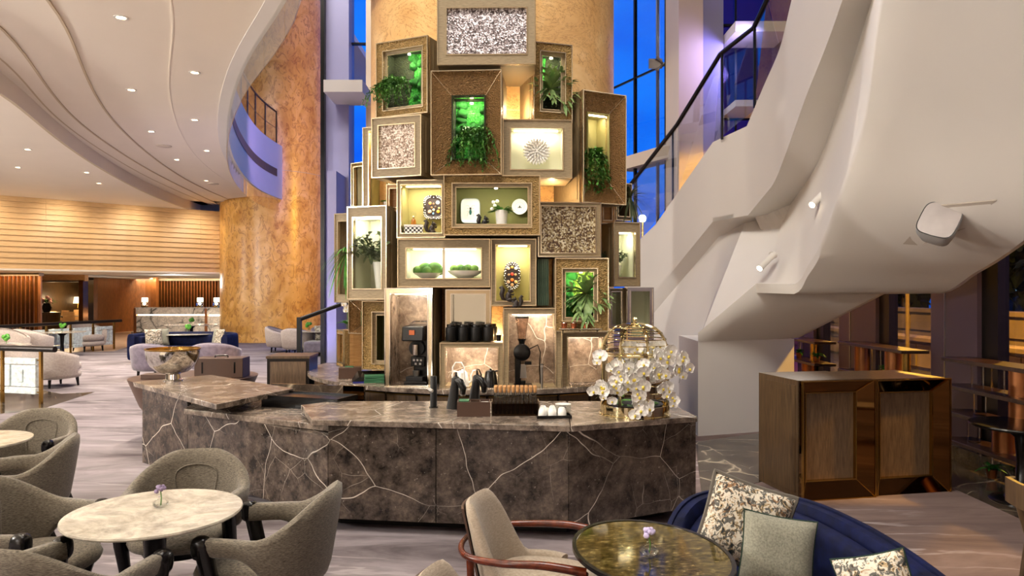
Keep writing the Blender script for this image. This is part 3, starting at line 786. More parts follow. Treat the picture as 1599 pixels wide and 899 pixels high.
def unit(key, x0, x1, yt, yb, d, yaw, depth, label, name='display_box', inner=None, frame='linen', lining='olive', bevel=0.0, inset=None,
         panel=None, glass=False, side='linen_side', back_d=None, trim='trim', cat='display box', lamp=0, lampcol=WARM, group=None, beads=2, mull=False):
    """A framed box whose front face fills picture columns x0..x1 and rows yt..yb (taken at the middle); yaw > 0 faces left."""
    ya = R(yaw); c, s_ = math.cos(ya), math.sin(ya)
    pm = ((x0 + x1) / 2 - CX) / FPX; X0 = pm * d
    f = lambda px: (px * d - X0) / (c + px * s_)
    sa, sb = f((x0 - CX) / FPX), f((x1 - CX) / FPX)
    w = sb - sa; m = (sa + sb) / 2
    cx, cy = X0 + m * c, d - m * s_
    zt, zb = ZD(yt, d), ZD(yb, d); h = zt - zb
    t = thing(name, label, cat, (cx, cy, zb), -ya, group or 'display boxes of the coffee tower')
    # opening, given in picture pixels as insets left, right, top, bottom
    k = d / FPX
    il, ir, it_, ib = [v * k for v in (inner or (6, 6, 6, 6))]
    wi, hi = w - il - ir, h - it_ - ib; ox = (il - ir) / 2
    fr = .05
    sh = MB()
    th = .018
    sh.box(-w / 2, w / 2, fr, depth, 0, th); sh.box(-w / 2, w / 2, fr, depth, h - th, h)
    sh.box(-w / 2, -w / 2 + th, fr, depth, th, h - th); sh.box(w / 2 - th, w / 2, fr, depth, th, h - th)
    sh.build('casing', MT[side], t)
    # raised field on both side panels
    for q in (-1, 1):
        x_ = q * w / 2
        if depth > .25:
            MB().box(min(x_, x_ + q * .006), max(x_, x_ + q * .006), fr + .06, min(depth - .06, .6), .05, h - .05).build('side_panel', MT[side], t)
    # mitred rails
    O = (-w / 2, w / 2); zo = ib
    for sd in range(4):
        mb = MB(); mb.M = Matrix()
        Oq = [(-w / 2, 0), (w / 2, 0), (w / 2, h), (-w / 2, h)]
        Iq = [(ox - wi / 2, zo), (ox + wi / 2, zo), (ox + wi / 2, zo + hi), (ox - wi / 2, zo + hi)]
        a, b = sd, (sd + 1) % 4
        yi = bevel
        mb.hexa([(Oq[a][0], 0, Oq[a][1]), (Oq[b][0], 0, Oq[b][1]), (Oq[b][0], fr + .02, Oq[b][1]), (Oq[a][0], fr + .02, Oq[a][1]),
                 (Iq[a][0], yi, Iq[a][1]), (Iq[b][0], yi, Iq[b][1]), (Iq[b][0], max(fr, yi) + .02, Iq[b][1]), (Iq[a][0], max(fr, yi) + .02, Iq[a][1])])
        mb.build('frame_rail', MT[frame], t)
        if bevel:      # metal line on the mitre
            p, q = Vector((Oq[a][0], -.002, Oq[a][1])), Vector((Iq[a][0], yi - .002, Iq[a][1]))
            MB().tube([p, q], .004, 5).build('mitre_line', MT[trim], t)
    e = MB(); ring(e, w + .006, h + .006, -.003, -.012, .012, .011)
    e.build('outer_bead', MT[trim], t)
    if beads > 1:
        e = MB(); e.M = Matrix.Translation((ox, 0, 0)); ring(e, wi + .012, hi + .012, zo - .006, bevel - .008, bevel + .03, .011)
        e.build('inner_bead', MT[trim], t)
    if beads > 2:
        e = MB(); e.M = Matrix.Translation((ox, 0, 0)); ring(e, wi - .004, hi - .004, zo + .002, bevel + .03, bevel + .055, .03)
        e.build('inner_frame', MT['linen'], t)
        e = MB(); e.M = Matrix.Translation((ox, 0, 0)); ring(e, wi - .064, hi - .064, zo + .032, bevel + .035, bevel + .05, .008)
        e.build('inner_bead', MT[trim], t)
    bd = back_d if back_d is not None else depth - .04
    if panel:
        MB().box(ox - wi / 2, ox + wi / 2, bevel + .03, bevel + .06, zo, zo + hi).build('mosaic_panel', MT[panel], t)
        bd = bevel + .06
    else:
        ln = MB(); q = .012
        ln.box(ox - wi / 2 - q, ox + wi / 2 + q, bd, bd + .02, zo - q, zo + hi + q)
        ln.box(ox - wi / 2 - q, ox - wi / 2, fr, bd, zo - q, zo + hi + q); ln.box(ox + wi / 2, ox + wi / 2 + q, fr, bd, zo - q, zo + hi + q)
        ln.box(ox - wi / 2, ox + wi / 2, fr, bd, zo - q, zo); ln.box(ox - wi / 2, ox + wi / 2, fr, bd, zo + hi, zo + hi + q)
        ln.build('lining', MT[lining], t)
    if glass:
        MB().box(ox - wi / 2, ox + wi / 2, bevel + .02, bevel + .026, zo, zo + hi).build('glass_pane', MT['glass'], t)
    if mull:
        MB().box(ox - .012, ox + .012, bevel - .004, bevel + .03, zo, zo + hi).build('mullion', MT['chrome'], t)
    if lamp:
        yl = fr + .06
        MB().box(ox - wi * .42, ox + wi * .42, yl - .02, yl + .02, zo + hi - .012, zo + hi - .004).build('light_strip', MT['warm_strip'], t)
        la = area('box_light', (ox, yl + .02, zo + hi - .02), wi * .8, lamp * .42, lampcol, (R(20), 0, 0), .05)
        la.parent = t
    BOX[key] = dict(t=t, w=w, h=h, ox=ox, wi=wi, hi=hi, zo=zo, bd=bd, bevel=bevel, d=d, M=Matrix.Translation((cx, cy, zb)) @ Matrix.Rotation(-ya, 4, 'Z'), yaw=-ya)
    return t
def inbox(key, u, v, y=None):
    """World point inside a box: u 0..1 across the opening, v 0..1 up, y from the front."""
    b = BOX[key]
    return b['M'] @ Vector((b['ox'] + (u - .5) * b['wi'], b['bd'] * .5 if y is None else y, b['zo'] + v * b['hi']))

unit('top', 683, 836, -8, 101, 7.45, 1, .8, 'large box with grey shell mosaic panel at the very top of the tower', inner=(14, 13, 20, 16), panel='shell_grey')
unit('mossL', 588, 668, 62, 180, 8.15, 24, .55, 'carved-frame moss box left of the topmost mosaic box', inner=(12, 9, 14, 10), frame='carved', lining='moss_dark', beads=3, back_d=.26, lamp=0)
unit('mossC', 673, 783, 110, 273, 7.45, 4, .7, 'tall hammered bronze box with narrow moss window in the tower centre', inner=(33, 28, 38, 27), frame='woven', lining='moss_dark', bevel=.10, back_d=.3, beads=2)
unit('mossR', 833, 893, 68, 189, 7.85, -16, .6, 'small carved moss box with a staghorn fern right of topmost box', inner=(11, 11, 13, 14), frame='carved', lining='moss_dark', beads=3, back_d=.26)
unit('pinkL', 581, 658, 182, 276, 7.85, 18, .6, 'square box with pink shell mosaic panel on the left side', inner=(11, 11, 12, 14), panel='shell_pink')
unit('coral', 785, 893, 187, 278, 7.55, -3, .55, 'lit box showing a round white coral relief', inner=(12, 14, 13, 13), lining='pale_lining', back_d=.2, lamp=2.4, lampcol=NEUT)
unit('mossRR', 910, 977, 145, 318, 7.95, -26, .7, 'tall hammered bronze box with trailing vine on the right side', inner=(15, 27, 32, 40), frame='woven', lining='olive', bevel=.09, back_d=.3, lamp=3)
unit('orchidL', 567, 612, 198, 330, 8.7, 18, .5, 'pale open box with white orchid behind the pink mosaic box', inner=(10, 5, 6, 6), lining='olive', back_d=.35, lamp=5)
unit('slimL', 549, 569, 254, 332, 9.3, 36, .5, 'slim carved box at the far left edge above the tall vitrine', inner=(5, 4, 6, 6), frame='carved', lining='pale_lining', back_d=.3)
unit('shelfL', 620, 695, 281, 371, 7.75, 5, .5, 'open lit box with a jewelled dish and squirrel', inner=(6, 5, 7, 7), lining='olive', back_d=.36, lamp=9)
unit('plates', 693, 843, 274, 367, 7.5, 0, .55, 'wide gilt-framed box displaying two white plates and a vase', inner=(13, 13, 12, 12), frame='carved', lining='olive_dark', beads=3, back_d=.4)
unit('goldR', 840, 938, 316, 401, 7.75, -7, .5, 'box with gilded shell mosaic panel below the vine box', inner=(5, 8, 6, 6), panel='shell_gold')
unit('vitL', 543, 604, 322, 467, 7.95, 18, .6, 'tall glazed vitrine with a potted shrub at the left edge', inner=(9, 9, 17, 16), lining='pale_lining', back_d=.4, lamp=6, glass=True, lampcol=NEUT)
unit('glazed', 621, 765, 373, 448, 7.6, 0, .5, 'wide glazed box holding two white bowls of moss', inner=(13, 13, 14, 13), lining='pale_lining', back_d=.36, lamp=9, glass=True, mull=True, lampcol=NEUT)
unit('plaque', 767, 837, 373, 477, 7.65, -2, .5, 'open lit box with an oval button plaque', inner=(7, 9, 9, 7), lining='olive', back_d=.3, lamp=9)
unit('mossB', 867, 950, 403, 517, 7.6, 0, .55, 'carved-frame moss box just above the birdcage', inner=(11, 17, 16, 16), frame='carved', lining='moss_dark', beads=3, back_d=.26)
unit('vitR', 958, 999, 347, 447, 8.1, -16, .65, 'narrow glazed vitrine on the right edge of the tower', inner=(8, 7, 15, 14), lining='pale_lining', back_d=.4, lamp=3, glass=True, lampcol=NEUT)
unit('coffee', 601, 675, 450, 606, 7.72, 6, .5, 'tall marble-lined niche holding the black coffee machine', inner=(8, 7, 8, 4), lining='marble_lit', frame='trim', back_d=.42, trim='chrome', lamp=7)
unit('lit', 687, 786, 535, 606, 7.65, 0, .45, 'low glowing marble niche under the black canisters', inner=(8, 8, 7, 2), lining='marble_lit', frame='linen', back_d=.38, lamp=14)
unit('grind', 786, 877, 481, 607, 7.62, -1, .5, 'lit marble niche holding the coffee grinder', inner=(8, 9, 9, 2), lining='marble_lit', frame='linen', back_d=.36, lamp=14)
unit('nicheR', 877, 948, 518, 606, 7.75, -6, .5, 'low marble niche behind the birdcage with a sink', inner=(9, 6, 8, 3), lining='marble_lit', frame='linen', back_d=.36, lamp=8)
unit('mirror', 696, 766, 452, 525, 7.95, 0, .4, 'mirror-backed box behind the black canisters', inner=(8, 8, 7, 4), lining='chrome', frame='trim', back_d=.2, glass=True, trim='chrome')
unit('giltB', 566, 618, 470, 577, 8.2, 12, .5, 'ornate gilt frame box beside the coffee machine niche', inner=(16, 8, 17, 9), frame='carved', lining='olive_dark', beads=3, back_d=.3)
unit('wedge', 545, 590, 468, 521, 8.6, 30, .45, 'hammered bronze box wedged under the tall left vitrine', inner=(20, 10, 20, 14), frame='woven', lining='olive_dark', bevel=.08, back_d=.2)
unit('console', 527, 537, 515, 572, 8.9, 62, .55, 'small wooden box standing on the left end of the back counter', inner=(2, 2, 6, 6), frame='carved', lining='olive_dark', back_d=.2, side='oak')
unit('tallL', 523, 560, 333, 472, 9.2, 24, .5, 'plain tall box at the far left with trailing grass', inner=(6, 6, 12, 12), lining='linen', back_d=.15)
unit('lanternA', 951, 977, 450, 512, 8.25, -8, .3, 'narrow glass lantern box beside the birdcage top', inner=(4, 7, 5, 4), lining='pale_lining', back_d=.2, glass=True, trim='chrome')
unit('lanternB', 980, 1020, 449, 530, 8.15, -8, .3, 'mirrored lantern box at the right end of the tower', inner=(5, 5, 5, 5), lining='pale_lining', back_d=.2, glass=True, frame='chrome', trim='chrome')
unit('blockL', 604, 624, 288, 330, 8.05, 10, .4, 'small honey-wood box glowing between the vitrine and dish box', inner=(4, 3, 6, 6), lining='oak', frame='oak', back_d=.08)
unit('blockR', 938, 960, 318, 349, 8.2, -10, .4, 'small honey-wood box under the vine box', inner=(4, 4, 5, 5), lining='oak', frame='oak', back_d=.08)
unit('backR', 962, 986, 286, 344, 8.8, -30, .5, 'shaded dark box behind the right side palm fronds', inner=(4, 4, 6, 6), lining='walnut', frame='walnut', back_d=.2)
# small spots inside the unlit green boxes
for k, e in (('mossL', 9), ('mossC', 5), ('mossR', 7), ('mossB', 7), ('plates', 9)):
    b = BOX[k]; p = Vector((b['ox'] + b['wi'] * .05, b['bevel'] + .10, b['zo'] + b['hi'] - .03))
    MB().lathe([(.016, 0), (.016, -.014)], 10, tuple(p)).build('spot_lens', MT['bulb'], b['t'])
    l = spot('niche_spot', tuple(p - Vector((0, 0, .03))), (p.x, p.y + .12, p.z - .5), e * .6, (1, .95, .72), 130, .8, .015); l.parent = b['t']
    l = area('niche_light', (b['ox'], b['bevel'] + .07, b['zo'] + b['hi'] - .015), b['wi'] * .8, e * .42, (1, .95, .76), (R(22), 0, 0), .05); l.parent = b['t']
# warm lights that glow on the column between the boxes
for px, py, d, e in ((806, 172, 7.95, 9), (862, 305, 7.9, 9), (780, 524, 7.95, 8), (612, 322, 8.35, 5), (648, 277, 8.0, 5), (905, 325, 8.1, 5), (612, 440, 8.1, 5), (800, 118, 7.9, 8)):
    point('gap_light', W(px, py, d), e * .8, (1, .74, .42), .02)

# ---- back counter around the tower
bc = thing('back_counter', 'curved marble back counter ringed with gilt-edged drawers around the tower', 'counter', (TC.x, TC.y, 0))
BR = 2.43; BZ = .885
def arc(r, a0, a1, n): return [(r * math.cos(R(a0 + (a1 - a0) * k / n)), r * math.sin(R(a0 + (a1 - a0) * k / n))) for k in range(n + 1)]
a0, a1 = 168, 372
MB().prism(arc(BR, a0, a1, 60) + list(reversed(arc(TR + .004, a0, a1, 60))), BZ - .045, BZ).build('worktop', MT['marble_top'], bc, fix=True, smooth=40)
MB().prism(arc(BR - .12, a0, a1, 60) + list(reversed(arc(TR + .004, a0, a1, 60))), 0.0, BZ - .046).build('carcass', MT['dark_metal'], bc, fix=True, smooth=40)
nd = 22
for k in range(nd):
    b0 = a0 + (a1 - a0) * k / nd + .35; b1 = a0 + (a1 - a0) * (k + 1) / nd - .35
    dr = MB().prism(arc(BR - .085, b0, b1, 4) + list(reversed(arc(BR - .125, b0, b1, 4))), BZ - .26, BZ - .075).build('drawer', MT['walnut'], bc, fix=True)
    e = MB()
    for z0, z1 in ((BZ - .265, BZ - .25), (BZ - .082, BZ - .07)):
        e.prism(arc(BR - .07, b0, b1, 4) + list(reversed(arc(BR - .09, b0, b1, 4))), z0, z1)
    e.build('gilt_edge', MT['brass'], dr, fix=True)
    MB().prism(arc(BR - .085, b0, b1, 4) + list(reversed(arc(BR - .125, b0, b1, 4))), .1, BZ - .28).build('door', MT['walnut'], bc, fix=True)

# ---- front counter of marble slabs
fc = thing('marble_counter', 'long dark marble service counter with white veins in front of the tower', 'counter')
FZ = .885
def at(px, py, z): p = flo(px, py, z); return (p.x, p.y)
c1, c2, c3 = at(487, 655, FZ), at(890, 665, FZ), at(1089, 650, FZ)
bk3, bk2, bk1 = at(1040, 627, FZ), at(880, 626, FZ), at(520, 626, FZ)
MB().prism([c1, c2, at(885, 626, FZ), bk1, at(470, 632, FZ)], FZ - .045, FZ).build('worktop', MT['marble_top'], fc, fix=True, bevel=.004)
MB().prism([(c2[0] + .006, c2[1]), c3, bk3, at(886.5, 626, FZ)], FZ - .045, FZ).build('worktop', MT['marble_top'], fc, fix=True, bevel=.004)
lw = .80
l1, l2 = at(287, 638, lw), at(487, 668, lw)
MB().prism([l1, (l2[0] + .3, l2[1] - .0), at(540, 625, lw), at(330, 610, lw)], lw - .05, lw).build('low_worktop', MT['marble_top'], fc, fix=True, bevel=.004)
hz = .93
MB().prism([at(208, 596, hz), at(338, 631, hz), at(458, 606, hz), at(330, 585, hz)], hz - .05, hz).build('high_slab', MT['marble_top'], fc, fix=True, bevel=.005)
# front panels hang slightly clear of the recessed plinth
def panel(pa, pb, zt, z0=.1, th=.04):
    a, b = Vector(pa), Vector(pb); t = (b - a).normalized(); nrm = Vector((-t.y, t.x))
    q = [a + t * .003, b - t * .003, b - t * .003 + nrm * th, a + t * .003 + nrm * th]
    MB().prism([tuple(v) for v in q], z0, zt).build('front_panel', MT['marble'], fc, fix=True, bevel=.002)
ins = lambda p, k=.985: p
f0, f1, f2, f3, f4 = flo(222, 722, .1), flo(287, 742, .1), flo(512, 809, .1), flo(888, 825, .1), flo(1087, 791, .1)
f1b = f0.lerp(f2, .30); fm = f2.lerp(f3, .46)
panel((f0.x, f0.y), (f1b.x, f1b.y), hz - .05); panel((f1b.x, f1b.y), (f2.x, f2.y), lw - .05)
panel((f2.x, f2.y), (fm.x, fm.y), FZ - .045); panel((fm.x, fm.y), (f3.x, f3.y), FZ - .045); panel((f3.x, f3.y), (f4.x, f4.y), FZ - .045)
# body, end and plinth
bodyp = [(f0.x + .05, f0.y + .05), (f2.x + .02, f2.y + .05), (f3.x, f3.y + .06), (f4.x - .04, f4.y + .02), (f4.x - .12, f4.y + .75), (f3.x, f3.y + .9), (f2.x, f2.y + .85), (f0.x + .75, f0.y + .62)]
MB().prism(bodyp, .1, lw - .052).build('carcass', MT['marble'], fc, fix=True)
pl = [(f0.x + .25, f0.y + .12), (f2.x + .05, f2.y + .2), (f3.x, f3.y + .22), (f4.x - .25, f4.y + .1), (f4.x - .25, f4.y + .6), (f3.x, f3.y + .9), (f2.x, f2.y + .85), (f0.x + .8, f0.y + .55)]
MB().prism(pl, 0, .1).build('plinth', MT['black_matt'], fc, fix=True)

# ================================================================== LIGHT FITTINGS
def downlight(px, py, z, k, power=0, ang=95):
    d = (z - CAMZ) * FPX / (HY - py); p = Vector((XD(px, d), d, z))
    t = thing('downlight', k, 'downlight', p, 0, 'ceiling downlights')
    MB().lathe([(.085, .004), (.085, -.008), (.06, -.01), (.052, .002)], 20, cap=False).build('ring', MT['plaster'], t, smooth=40)
    MB().lathe([(.052, 0), (.03, .006)], 16).build('lens', MT['bulb'], t, smooth=40)
    if power: spot('downlight_beam', p - Vector((0, 0, .03)), (p.x, p.y, 0), power, WARM, ang, .8, .05)
    return t
DL = [(189, 27, 5.315, 'large downlight near the left top of the ceiling'), (205, 140, 5.315, 'downlight below the large one, in the wide ceiling band'),
      (304, 113, 5.30, 'upper downlight of the pair in the band beside the glass edge'), (304, 187, 5.30, 'lower downlight of the pair in the band beside the glass edge'),
      (236, 205, 5.315, 'downlight just above the larger round ceiling speaker'), (276, 249, 5.315, 'downlight just below the larger round ceiling speaker'),
      (323, 235, 5.30, 'downlight above the smaller round ceiling speaker'), (322, 282, 5.315, 'downlight next to the smaller round ceiling speaker'),
      (425, 14, 5.30, 'downlight at the top of the curved ceiling edge'), (43, 233, 4.98, 'leftmost upper downlight of the lower ceiling'),
      (28, 261, 4.98, 'leftmost lower downlight of the lower ceiling'), (135, 269, 4.98, 'downlight in the middle of the lower ceiling'),
      (155, 286, 4.98, 'downlight nearest the curved step on the lower ceiling')]
for i, (x, y, z, l) in enumerate(DL): downlight(x, y, z, l, 480 if i != 8 else 0)
for (px, py, r, l) in ((256, 228, .17, 'larger flush round speaker in the curved ceiling'), (333, 287, .17, 'smaller flush round speaker in the curved ceiling')):
    z = 5.312; d = (z - CAMZ) * FPX / (HY - py)
    t = thing('ceiling_speaker', l, 'speaker', (XD(px, d), d, z), 0, 'ceiling speakers')
    MB().lathe([(r, .01), (r, -.008), (r - .01, -.012)], 24).build('grille', plain('speaker_grille', S(200, 188, 172), .8), t, smooth=40)
# further downlights of the same ceiling, ahead of the picture
for x, y in ((-2.4, 5.5), (-4.0, 4.0), (-2.2, 2.2), (-5.5, 6.5), (-3.6, 7.0), (-2.0, -1)):
    spot('downlight_beam', (x, y, 5.2), (x, y, 0), 190, WARM, 100, .8, .06)
# added fill lights without fittings, to brighten ceiling and soffit
for p, e in (((-15, 8, 3.4), 1900), ((-24, 14, 3.2), 1000), ((-8.5, 2.2, 3.7), 900), ((-6, -3, 3.7), 260), ((-14, 30, 2.3), 60)):
    point('fill_light', p, e, NEUT, .25)
point('fill_light', (-4.5, -3.5, 2.2), 80, NEUT, .3)
point('fill_light', (3.0, -3.0, 2.2), 55, NEUT, .3)
# violet wash from the facade lighting, uplights on the piers
spot('facade_wash', (-4.2, 20.0, 7.5), (-8.3, 25.2, 6.2), 700, (.52, .36, 1), 60, .8, .2)
spot('facade_wash', (-4.6, 15.0, .3), (-4.6, 17.4, 4), 90, (.40, .36, 1), 120, .8, .2)
for py in (152, 326):
    p = W(533, py, 17.0); spot('pier_uplight', (p.x, 17.1, p.z), (p.x, 17.35, p.z + 1.5), 60, (1, .92, .8), 70, .9, .02)
spot('facade_wash', (4.4, 13.0, 6.5), (3.8, 14.2, 6), 120, (.45, .38, 1), 140, .9, .2)
# sodium light over the road outside
for y, z in ((6, 7), (12, 7), (18, 7)):
    point('street_light', (9.5, y, z), 6000, (1, .52, .05), .2)

# the two white spotlights on the flank of the stair
for (px, py, d, l) in ((1285, 303, 8.75, 'upper white cylinder spotlight on the staircase flank'), (1203, 402, 9.45, 'lower white cylinder spotlight on the staircase flank')):
    p = W(px, py, d); q = W(px - 17, py + 17, d - .12)
    t = thing('stair_spotlight', l, 'spotlight', p, 0, 'staircase spotlights')
    v = q - p
    MB().tube([Vector((.07, .06, .04)), Vector((.03, .03, .03))], .05, 14).build('rose', MT['plaster'], t)
    MB().tube([Vector((.05, .04, .03)), Vector((.0, 0, .0))], .014, 8).build('arm', MT['plaster'], t)
    MB().tube([-v * .25, v], .042, 16).build('barrel', MT['plaster'], t, smooth=40)
    MB().tube([v, v * 1.02], .034, 16).build('lens', MT['bulb'], t)
    spot('stair_spot_beam', p + v * 1.15, p + v * 12, 160, NEUT, 70, .6, .03)
# loudspeaker hung under the soffit, its recess shade painted on a plate
from mathutils.bvhtree import BVHTree
_v = [p for r in SOF for p in r]; _n = len(SOF[0])
_f = [(i * _n + k, i * _n + k + 1, (i + 1) * _n + k + 1, (i + 1) * _n + k) for i in range(len(SOF) - 1) for k in range(_n - 1)]
_b = BVHTree.FromPolygons(_v, _f)
def on_soffit(px, py, gap=.0):
    o = Vector((0, 0, CAMZ)); dv = (W(px, py, 1.0) - o).normalized()
    h = _b.ray_cast(o, dv); return h[0] - dv * gap if h[0] else W(px, py, 6.3)
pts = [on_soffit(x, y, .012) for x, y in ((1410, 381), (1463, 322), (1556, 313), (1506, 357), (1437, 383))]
MB().add(pts + [p + Vector((0, .01, .03)) for p in pts], [(0, 1, 2, 3, 4), (9, 8, 7, 6, 5)] + [(k, (k + 1) % 5, (k + 1) % 5 + 5, k + 5) for k in range(5)]).build('speaker_recess_shade', plain('recess_shade_paint', S(186, 176, 164), .8), stair, fix=True)  # darker grey plate paints the shade of the uncut recess
SPK = on_soffit(1466, 352, .22)
t = thing('wall_loudspeaker', 'grey-white loudspeaker hung under the staircase soffit', 'speaker', SPK)
def rr(w, h, e, n=28): return [(w * math.copysign(abs(math.cos(2 * PI * k / n)) ** e, math.cos(2 * PI * k / n)), h * math.copysign(abs(math.sin(2 * PI * k / n)) ** e, math.sin(2 * PI * k / n))) for k in range(n)]
Mx = Matrix.Rotation(R(-38), 4, 'Z') @ Matrix.Rotation(R(20), 4, 'Y') @ Matrix.Rotation(R(-25), 4, 'X')
rows = []
for y, s_ in ((-.10, .98), (-.105, 1.0), (-.02, 1.0), (.12, .8), (.2, .55)):
    rows.append([Mx @ Vector((a * s_, y, b * s_)) for a, b in rr(.155, .165, .5)])
mb = MB().grid(rows, True); mb.f.append(tuple(range(28 * 4, 28 * 5)))
mb.build('cabinet', plain('speaker_shell', S(170, 172, 172), .5), t, smooth=50)
MB().add([Mx @ Vector((a * .95, -.104, b * .95)) for a, b in rr(.155, .165, .5)], [tuple(range(28))]).build('front_grille', plain('speaker_cloth', S(196, 190, 188), .8), t)
MB().tube([Mx @ Vector((0, .08, .12)), Mx @ Vector((.0, .08, .12)) + Vector((0, .02, .16))], .025, 8).build('bracket', MT['plaster'], t)

# added fill spots that brighten the oak boards of the lobby
for k in range(7):
    p = wa.lerp(wb, .08 + .11 * k) + Vector((math.sin(wang), -math.cos(wang), 0)) * 1.3
    q = wa.lerp(wb, .08 + .11 * k)
    spot('wall_fill_spot', (p.x, p.y, 4.9), (q.x, q.y, 3.6), 85, WARM, 110, .9, .05)
for px, d in ((150, 27), (200, 27.5), (270, 31), (315, 31), (60, 24.5)):
    spot('low_ceiling_downlight', (XD(px, d), d, 2.55), (XD(px, d), d, 0), 70, WARM, 120, .8, .05)

# ================================================================== SEATING NEAR THE CAMERA
def u_shell(phi_max, plan, top, bot, thick, n=44, lean=.04, m=12):
    """Rounded-section shell swept along a plan curve; returns an MB."""
    rows = []
    for k in range(n + 1):
        ph = -phi_max + 2 * phi_max * k / n
        (x, y), (nx, ny) = plan(ph)
        zt, zb = top(ph), bot(ph); th = thick(ph)
        loop = []
        for q in range(m):
            a = 2 * PI * q / m
            cu, su = math.cos(a), math.sin(a)
            u = math.copysign(abs(cu) ** .55, cu) * th / 2
            v = (zt + zb) / 2 + math.copysign(abs(su) ** .45, su) * (zt - zb) / 2
            ln_ = lean * (v - zb)
            loop.append((x + nx * (u + ln_), y + ny * (u + ln_), v))
        rows.append(loop)
    mb = MB().grid(rows, True)
    mb.f.append(tuple(range(m))); mb.f.append(tuple(reversed(range(n * m, (n + 1) * m))))
    return mb
def sm(a, b, x):
    t = max(0, min(1, (x - a) / (b - a))); return t * t * (3 - 2 * t)
def plan_chair(ph):
    a = abs(ph)
    x = .325 * math.sin(ph) if a < PI / 2 else math.copysign(.325 - .05 * (a - PI / 2), ph)
    y = .06 + (.27 * math.cos(ph) if a < PI / 2 else -.36 * (a - PI / 2))
    t = Vector((math.sin(ph), math.cos(ph))) if a < PI / 2 else Vector((math.copysign(1, ph), -.1))
    t.normalize(); return (x, y), (t.x, t.y)
PM = R(128)
c_top = lambda ph: .645 + .19 * sm(R(86), R(14), abs(ph))
c_bot = lambda ph: .34 + .21 * sm(R(50), R(100), abs(ph))
def tweed_chair(label, loc, rz):
    t = thing('lounge_chair', label, 'chair', loc, rz, 'tweed armchairs at the round tables')
    u_shell(PM, plan_chair, c_top, c_bot, lambda p: .075, lean=.16).build('backrest_shell', MT['tweed'], t, smooth=60, fix=True)
    MB().sphere((0, -.035, .40), (.285, .30, .075), 28, 10, .8).build('seat', MT['tweed'], t, smooth=60)
    MB().lathe([(.22, 0), (.24, .04)], 28, (0, -.02, .30)).build('seat_base', MT['black'], t, smooth=40)
    # welt of the inner back panel
    wl = []
    for k in range(25):
        a = PI * k / 24; ph = -math.cos(a) * R(21 + 11 * math.sin(a)); z = .47 + .27 * math.sin(a) ** .4
        (x, y), (nx, ny) = plan_chair(ph); ln_ = .16 * (z - c_bot(ph)) - .039
        wl.append((x + nx * ln_, y + ny * ln_, z))
    MB().tube(wl, .006, 5).build('welt', MT['tweed'], t, smooth=40)
    for s_ in (-1, 1):
        (x, y), (nx, ny) = plan_chair(s_ * PM)
        x += nx * .02
        z = (c_top(PM) + c_bot(PM)) / 2
        MB().sphere((x, y - .01, z + .0), (.045, .05, .062), 14, 9, .75).build('arm_cap', MT['black'], t, smooth=60)
        MB().tube([(x, y, z), (x * 1.0, y + .05, .38), (x * .98, y + .10, .2), (x * 1.02, y + .12, 0)], [.045, .042, .034, .02], 10).build('leg', MT['black'], t, smooth=50)
        MB().tube([(s_ * .17, .20, .36), (s_ * .24, .36, 0)], [.032, .018], 10).build('leg', MT['black'], t, smooth=50)
    return t
ch = tweed_chair('grey tweed armchair behind the marble table, back against the counter', (-2.06, 4.52, 0), R(9))
def more_chair(l, loc, rz): return clone(ch, loc, rz, l)
more_chair('grey tweed armchair with its back nearest the middle of the counter', (-1.38, 3.98, 0), R(-92))
more_chair('grey tweed armchair on the far side of the marble table, facing the counter end', (-2.68, 4.05, 0), R(84))
more_chair('grey tweed armchair in the near corner, seen from behind', (-2.04, 3.40, 0), R(163))
more_chair('grey tweed armchair behind the table at the edge, facing the camera', (-4.22, 6.22, 0), R(6))
more_chair('grey tweed armchair seen from behind at the table at the edge', (-3.62, 5.22, 0), R(-66))

def pedestal_table(name, label, c, rad, h, mat, sx=1.0, sy=1.0, rz=0.0, rim='black', th=.022, inlay=False):
    t = thing(name, label, 'table', c, rz)
    if inlay:
        MB().lathe([(rad - .03, h - th), (rad, h - th * .5), (rad, h + .004), (rad - .018, h + .004), (rad - .018, h - .002)], 64, (0, 0, 0), sx, sy).build('rim', MT[rim], t, smooth=30)
        MB().lathe([(rad - .018, h - .006), (rad - .018, h + .001)], 64, (0, 0, 0), sx, sy).build('tabletop', MT[mat], t, smooth=30)
    else:
        MB().lathe([(rad - .02, h - th), (rad - .004, h - th * .75), (rad, h - th * .4), (rad - .003, h), (rad - .02, h)], 64, (0, 0, 0), sx, sy).build('tabletop', MT[mat], t, smooth=30)
    MB().lathe([(rad * .30, h - .05), (rad * .30, h - th - .001)], 24).build('top_plate', MT['black'], t, smooth=40)
    MB().lathe([(.15, .03), (.06, .12), (.045, .35), (.06, h - .12), (.14, h - .051)], 24).build('stem', MT['black'], t, smooth=60)
    MB().lathe([(rad * .62, 0), (rad * .62, .012), (rad * .58, .025), (.12, .04)], 32).build('base', MT['black'], t, smooth=40)
    return t
T1 = Vector((-1.92, 3.89, 0))
tb = pedestal_table('marble_table', 'round white marble table with a flower bud vase', T1, .445, .72, 'white_marble')
clone(tb, (-4.31, 5.72, 0), .5, 'round marble table cut off by the picture edge')
pedestal_table('oval_table', 'oval black-rimmed table with mottled gold glass top', (.63, 3.29, 0), .345, .72, 'gold_glass', 1.0, 1.32, R(12), 'black', .03, True)

